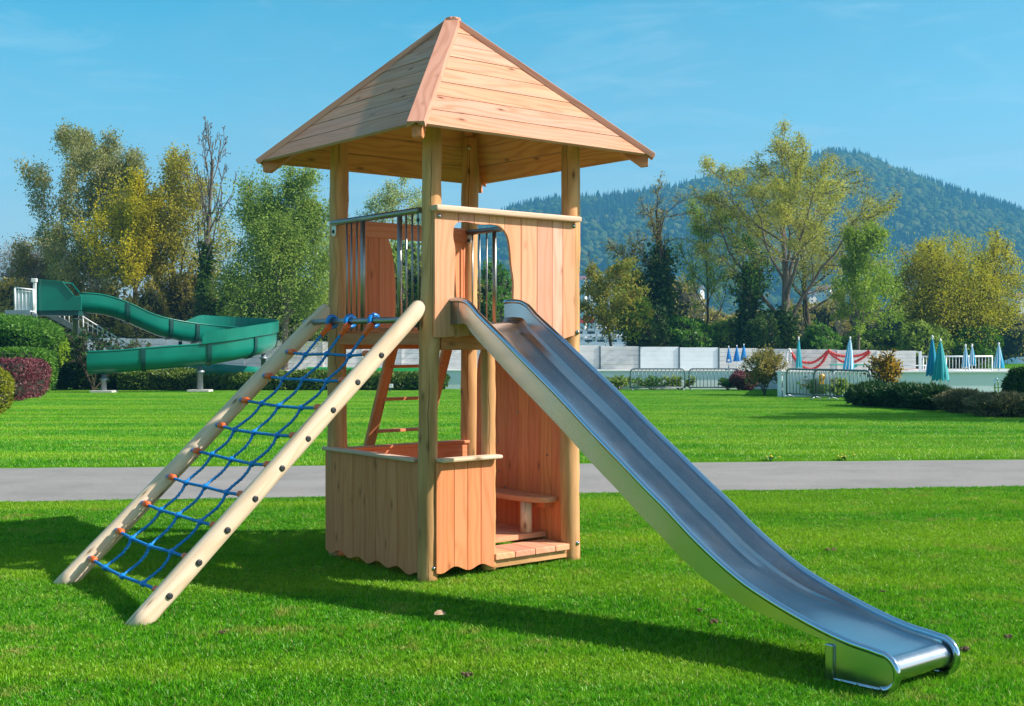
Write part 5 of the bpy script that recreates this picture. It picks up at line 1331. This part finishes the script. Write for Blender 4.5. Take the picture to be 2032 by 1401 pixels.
swag([(1570, 699), (1579, 711), (1592, 718), (1612, 719.5), (1630, 709), (1643, 695.5)], 'upper red lane rope hanging in the first swag on the wall')
swag([(1572, 705), (1582, 718), (1596, 729), (1612, 732), (1629, 722), (1644, 698)], 'lower red lane rope hanging deepest in the first swag on the wall')
swag([(1643, 695), (1655, 702), (1668, 706), (1690, 707), (1710, 704), (1725, 696)], 'shallow red lane rope of the second swag, mostly behind the striped parasol')
swag([(1645, 699), (1658, 709), (1674, 718), (1694, 718.5), (1712, 710), (1727, 698)], 'deeper red lane rope of the second swag, passing behind the striped parasol')
swag([(1562, 721), (1561, 708), (1563, 696), (1567, 694), (1569, 702), (1569, 712), (1568, 720)], 'white lane rope bundle hanging folded at the end of the red swags', .075, mat='white')

# ---- ferry on the lake
fb = root('ferry_boat', (at(1205, 680, 250).x, 250, -2.0), 0, 'white multi deck ferry boat with a red canopy on the lake behind the autumn tree', 'ferry'); FO = fb.location.copy()
xa, xb = at(1140, 0, 250).x, at(1284, 0, 250).x
zf = lambda py: zat(py, 250)
m = MB(); hull = [(xa-3, zf(684)), (xb+4.5, zf(682)), (xb+2.2, -2.3), (xa-2, -2.3)]
m.prism(hull, (0, 250, 0), X, Z, Y, -3, 3, 'x'); m.build('hull', M['white'], fb, off=FO)
glass = plain('dark_glass', (.02, .045, .06), .1)
for nm, x0, x1, z0, z1, yw in (('lower_cabin', xa-1, xb-1, zf(683), zf(672), 2.6), ('upper_cabin', xa-.5, at(1232, 0, 250).x, zf(668), zf(655), 2.3), ('wheelhouse', at(1182, 0, 250).x, at(1206, 0, 250).x, zf(651), zf(636), 1.6)):
    m = MB(); m.box(((x0+x1)/2, 250, (z0+z1)/2), x1-x0, yw*2, z1-z0); cb = m.build('cabin', M['white'], fb, off=FO, bevel=.05)
    n = max(2, int((x1-x0)/2.2))
    for i in range(n): m = MB(); m.box((x0+(x1-x0)*(i+.5)/n, 250-yw-.02, z0+(z1-z0)*.6), (x1-x0)/n*.6, .03, (z1-z0)*.36); m.build('window', glass, cb, off=FO)
    m = MB(); m.box(((x0+x1)/2, 250, z1+.12), x1-x0+.9, yw*2+.8, .2); m.build('deck', M['white'], fb, off=FO)
m = MB(); a, b = at(1149, 633, 250), at(1176, 640, 250); m.prism([(a.x, b.z-.1), (b.x+.2, b.z-.1), (b.x, a.z+.5), (b.x-1.2, a.z+.7), (a.x+.3, a.z)], (0, 250, 0), X, Z, Y, -1.8, 1.8, 'x'); m.build('red_canopy', plain('red_canopy', (.62, .03, .03), .6, 0, .1, 1), fb, off=FO)
for px_ in (1151, 1174):
    q = at(px_, 640, 250); m = MB(); m.tube([(q.x, 250, q.z), (q.x, 250, zf(655))], .07, 6); m.build('stanchion', M['white'], fb, off=FO)

# ================================================================== HILL, FOREST, TOWN
sky_px = [(-900, 650), (0, 640), (500, 610), (700, 560), (850, 505), (900, 482), (970, 440), (1015, 416), (1050, 409), (1100, 399), (1150, 395), (1200, 394), (1250, 388), (1300, 379), (1350, 369), (1400, 353), (1500, 333), (1560, 320), (1600, 312), (1660, 304), (1700, 309), (1750, 332), (1800, 349), (1850, 371), (1900, 389), (1950, 404), (2032, 428), (2200, 470), (2700, 560)]
RY = 1550.
sx_ = np.array([(p-CX)/FPX*RY for p, _ in sky_px]); sz_ = np.array([EYE+(HY-q)/FPX*RY-9 for _, q in sky_px])
def fnoise(x, y):
    return (np.sin(x*.011+1.3)*np.cos(y*.013+.4)+.6*np.sin(x*.027+y*.019+2)+.35*np.sin(x*.06-y*.047)+.2*np.sin(x*.11+y*.09+1))
def hz(x, y):
    x = np.asarray(x, float); y = np.asarray(y, float)
    xr = x*RY/np.maximum(y, 300)*.6+x*.4
    r = np.interp(xr, sx_, sz_); t = np.clip((y-880)/(RY-880), 0, 1)
    f = .10*t+.90*(t*t*(3-2*t))**.9
    back = np.clip(1-(y-RY)/700, .2, 1)
    return -1.5+(r+1.5)*f*np.where(y > RY, back, 1)+fnoise(x, y)*3.2*np.minimum(t*2.5, 1)*np.clip(1-t, .25, 1)
gx_ = np.linspace(-1500, 1400, 150); gy_ = np.linspace(845, 2150, 90)
XX, YY = np.meshgrid(gx_, gy_); ZZ = hz(XX, YY); V = np.stack([XX, YY, ZZ], -1).reshape(-1, 3)
idx = np.arange(len(V)).reshape(XX.shape); F = np.stack([idx[:-1, :-1], idx[:-1, 1:], idx[1:, 1:], idx[1:, :-1]], -1).reshape(-1, 4)
hill_m = plain('hill_ground', (.045, .06, .022), .95, 0, .4, .03)
tag(np_mesh('hill', V, F, hill_m, None, True), 'steep wooded hill across the lake with a pointed summit', None, None, 'structure')
rng = np.random.default_rng(11)
def template(kind):
    bm = bmesh.new()
    if kind == 0:
        bmesh.ops.create_icosphere(bm, subdivisions=2, radius=1)
        for v in bm.verts:
            k = 1+.26*math.sin(v.co.x*5+v.co.y*3)*math.cos(v.co.z*6)+rng.normal()*.10
            v.co = Vector((v.co.x*k, v.co.y*k, v.co.z*k*.95))
    else:
        n = 9
        prev = None
        for i in range(5):
            z0 = i*.42; r0 = .95*(1-i/5.6); ring_ = [bm.verts.new((math.cos(2*math.pi*k/n+i)*r0*(1+.25*(k % 2)), math.sin(2*math.pi*k/n+i)*r0*(1+.25*(k % 2)), z0-1+(.12 if k % 2 else 0))) for k in range(n)]
            tip = bm.verts.new((0, 0, z0-1+.85))
            for k in range(n): bm.faces.new((ring_[k], ring_[(k+1) % n], tip))
    bm.verts.ensure_lookup_table(); bmesh.ops.triangulate(bm, faces=bm.faces[:])
    Vt = np.array([v.co[:] for v in bm.verts]); Ft = np.array([[v.index for v in f.verts] for f in bm.faces]); bm.free(); return Vt, Ft
def fmat(name, c1, c2, c3):
    mm, nt, out = new_mat(name); N = NT(nt)
    geo = N.n('ShaderNodeNewGeometry'); rnd = geo.outputs['Random Per Island']; pos = geo.outputs['Position']
    n1 = N.noise(pos, .012, 3, .6); n2 = N.noise(pos, .45, 4, .7)
    c = N.ramp(N.math('ADD', N.math('MULTIPLY', rnd, .5), N.math('MULTIPLY', n1, .5)), [(.2, c1), (.5, c2), (.85, c3)])
    c = N.mix(N.ramp(n2, [(.35, (0, 0, 0)), (.65, (.6, .6, .6))]), c, tuple(x*.45 for x in c1))
    d = N.n('ShaderNodeBsdfDiffuse'); N.l(c, d.inputs[0]); N.l(N.bump(n2, 1.0, .8), d.inputs[1]); N.l(d.outputs[0], out.inputs[0]); return mm
Vs, Fs, Ms = [], [], []; off_ = 0
fm = [fmat('broadleaf_wood', (.020, .052, .010), (.06, .105, .018), (.15, .155, .035)), fmat('conifer_wood', (.012, .035, .014), (.02, .052, .02), (.03, .07, .025))]
N0 = 17000
X0 = rng.uniform(-560, 900, N0); Y0 = 905+(RY+25-905)*rng.random(N0)**.8
vis = (X0/Y0 > -.05-.12*(Y0 > 1400)) & (X0/Y0 < .46)
ctype = (np.sin(X0*.013+Y0*.009)+np.sin(X0*.031-Y0*.021+2)+rng.normal(0, .7, N0)+0.7*((Y0 > 1470))) > .85
temps = [[template(0) for _ in range(4)], [template(1) for _ in range(3)]]
for i in range(N0):
    if not vis[i]: continue
    k = int(ctype[i]); Vt, Ft = temps[k][i % len(temps[k])]
    z = float(hz(X0[i], Y0[i])); a = rng.uniform(0, 6.28); c, s = math.cos(a), math.sin(a)
    w = rng.uniform(3.3, 5.6) if k == 0 else rng.uniform(2.2, 3.4); h = w*rng.uniform(.95, 1.25) if k == 0 else rng.uniform(5., 8.)
    Q = np.stack([(Vt[:, 0]*c-Vt[:, 1]*s)*w+X0[i], (Vt[:, 0]*s+Vt[:, 1]*c)*w+Y0[i], Vt[:, 2]*h+z+h*.75], 1)
    Vs.append(Q); Fs.append(Ft+off_); Ms.append(np.full(len(Ft), k, dtype=np.int32)); off_ += len(Vt)
fo = np_mesh('hill_forest', np.concatenate(Vs), np.concatenate(Fs), fm[0]); fo.data.materials.append(fm[1])
fo.data.polygons.foreach_set('material_index', np.concatenate(Ms)); fo.data.update()
tag(fo, 'mixed spring forest covering the whole hill, dark conifers along its crest', None, None, 'stuff')
# town at the foot of the hill
wallm = [plain('pale_render', (.62, .60, .56), .85, 0, .06, .2), plain('cream_render', (.58, .52, .42), .85, 0, .06, .2)]
roofm = [plain('red_tiles', (.24, .10, .07), .8, 0, .2, .4), plain('grey_tiles', (.13, .12, .13), .8, 0, .2, .4)]
def house(px_, py_, yy, w, h, k, label):
    x = (px_-CX)/FPX*yy; z = float(hz(x, yy))-1.0; zz = zat(py_, yy)
    o = root('house', (x, yy, z), random.uniform(-.5, .5), label, 'house', 'houses at the foot of the hill'); H_ = max(zz-z, 5)
    m = MB(); m.box((0, 0, H_/2), w, w*.8, H_); wa = m.build('wall', wallm[k % 2], o)
    m = MB(); m.prism([(-w*.46, H_+.01), (w*.46, H_+.01), (0, H_+h)], (0, 0, 0), Y, Z, X, -w*.54, w*.54, 'x'); m.build('roof', roofm[(k//2) % 2], o)
    m = MB()
    for i in range(3):
        for j in range(2): m.box((-w*.3+i*w*.3, -w*.4-.05, H_-1.6-j*2.9), w*.13, .06, 1.4)
    m.build('window', glass, o)
hs = [(1150, 556, 'white house with its gable just right of the tower post, highest of the village'), (1166, 561, 'pale house beside the tower post above the ferry'), (1183, 552, 'pale house between the first two twigs of the autumn tree'), (1200, 557, 'cream house behind the top of the autumn tree'), (1226, 566, 'cream house behind the crown of the autumn tree'), (1254, 570, 'white long house left of the leaning ivy trunk'), (1270, 583, 'cream house below the white long house'), (1152, 590, 'pale house above the red ferry canopy'), (1190, 598, 'small pale house behind the middle of the autumn tree'), (1228, 603, 'grey roofed house low behind the bright bush'), (1376, 575, 'white house seen between two ivy trunks'), (1612, 586, 'white house seen under the right limbs of the broad willow'), (1636, 575, 'pale house behind the lower right limb of the broad willow'), (1660, 588, 'cream house left of the young green tree'), (1795, 566, 'white house between the young tree and the golden tree'), (1830, 561, 'pale house behind the left side of the golden tree'), (2024, 590, 'white house at the picture edge beyond the golden tree'), (1140, 574, 'grey roofed house at the edge of the tower post')]
for i, (a, b, lb) in enumerate(hs): house(a, b, 905+(i*37) % 60, 10+(i*7) % 6, 3.2, i, lb)

# ================================================================== AIR, SKY, SUN
bpy.ops.mesh.primitive_cube_add(size=1, location=(0, 1050, 160)); hzb = bpy.context.object; hzb.name = 'haze'; hzb.scale = (3000, 2240, 332)
hm = bpy.data.materials.new('haze_air'); hm.use_nodes = True; nt = hm.node_tree; nt.nodes.clear()
ho = nt.nodes.new('ShaderNodeOutputMaterial'); pv = nt.nodes.new('ShaderNodeVolumePrincipled')
pv.inputs['Color'].default_value = (.15, .58, 1, 1); pv.inputs['Density'].default_value = HAZE = .00036; pv.inputs['Anisotropy'].default_value = .1
nt.links.new(pv.outputs[0], ho.inputs['Volume']); hzb.data.materials.append(hm)
tag(hzb, 'thin blue haze in the air over the lake and hill', None, None, 'stuff')

S = Vector((1.27, -.19, 1.0)).normalized()
w = bpy.data.worlds.new('World'); scene.world = w; w.use_nodes = True; nt = w.node_tree; nt.nodes.clear(); N = NT(nt)
sk = N.n('ShaderNodeTexSky'); sk.sky_type = 'NISHITA'; sk.sun_disc = False
sk.sun_elevation = math.asin(S.z); sk.sun_rotation = math.atan2(S.x, S.y); sk.altitude = 400; sk.air_density = 1.0; sk.dust_density = 2.0; sk.ozone_density = 2.0
bg = N.n('ShaderNodeBackground'); bg.inputs['Strength'].default_value = .105
hs_ = N.n('ShaderNodeHueSaturation'); hs_.inputs['Hue'].default_value = .462; hs_.inputs['Value'].default_value = .98
N.l(sk.outputs[0], hs_.inputs['Color'])
# paler towards the horizon
dv0 = N.n('ShaderNodeTexCoord').outputs['Generated']; sp0 = N.n('ShaderNodeSeparateXYZ'); N.l(dv0, sp0.inputs[0])
N.l(N.math('MULTIPLY', N.ramp(sp0.outputs[2], [(0, (.5, .5, .5)), (.12, (.62, .62, .62)), (.27, (.76, .76, .76))]), 2), hs_.inputs['Saturation'])
# white cirrus veil, mostly overhead out of view, added to warm the shade
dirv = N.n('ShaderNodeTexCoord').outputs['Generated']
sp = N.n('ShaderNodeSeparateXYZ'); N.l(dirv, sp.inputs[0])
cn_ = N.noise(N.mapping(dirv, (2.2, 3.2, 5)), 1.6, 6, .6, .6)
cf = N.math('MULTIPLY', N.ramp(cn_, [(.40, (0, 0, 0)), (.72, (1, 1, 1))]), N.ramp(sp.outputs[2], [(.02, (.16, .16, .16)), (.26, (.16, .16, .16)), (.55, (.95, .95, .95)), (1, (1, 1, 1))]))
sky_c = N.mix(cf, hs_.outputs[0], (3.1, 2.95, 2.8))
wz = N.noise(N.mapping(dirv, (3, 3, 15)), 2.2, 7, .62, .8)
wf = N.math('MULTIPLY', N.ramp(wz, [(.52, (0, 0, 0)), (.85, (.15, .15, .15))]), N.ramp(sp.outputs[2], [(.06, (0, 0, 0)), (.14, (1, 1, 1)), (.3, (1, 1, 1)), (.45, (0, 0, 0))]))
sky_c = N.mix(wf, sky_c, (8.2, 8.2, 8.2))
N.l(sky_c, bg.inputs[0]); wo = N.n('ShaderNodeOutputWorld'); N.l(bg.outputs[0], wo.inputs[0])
sl = bpy.data.lights.new('sun', 'SUN'); sl.energy = 4.9; sl.angle = R(.53); sl.color = (1, .925, .83)
so = bpy.data.objects.new('sun', sl); COL.objects.link(so); so.rotation_euler = (-S).to_track_quat('-Z', 'Y').to_euler(); so.location = S*60
vs = scene.view_settings; scene.display_settings.display_device = 'sRGB'
vs.view_transform = 'Standard'; vs.look = 'None'; vs.exposure = .82; vs.gamma = 1; vs.use_curve_mapping = False
cy = scene.cycles
cy.max_bounces = 7; cy.diffuse_bounces = 4; cy.glossy_bounces = 3; cy.transmission_bounces = 4; cy.transparent_max_bounces = 8; cy.volume_bounces = 0
cy.use_denoising = True
try: cy.denoiser = 'OPENIMAGEDENOISE'
except Exception: pass
cy.sample_clamp_indirect = 6
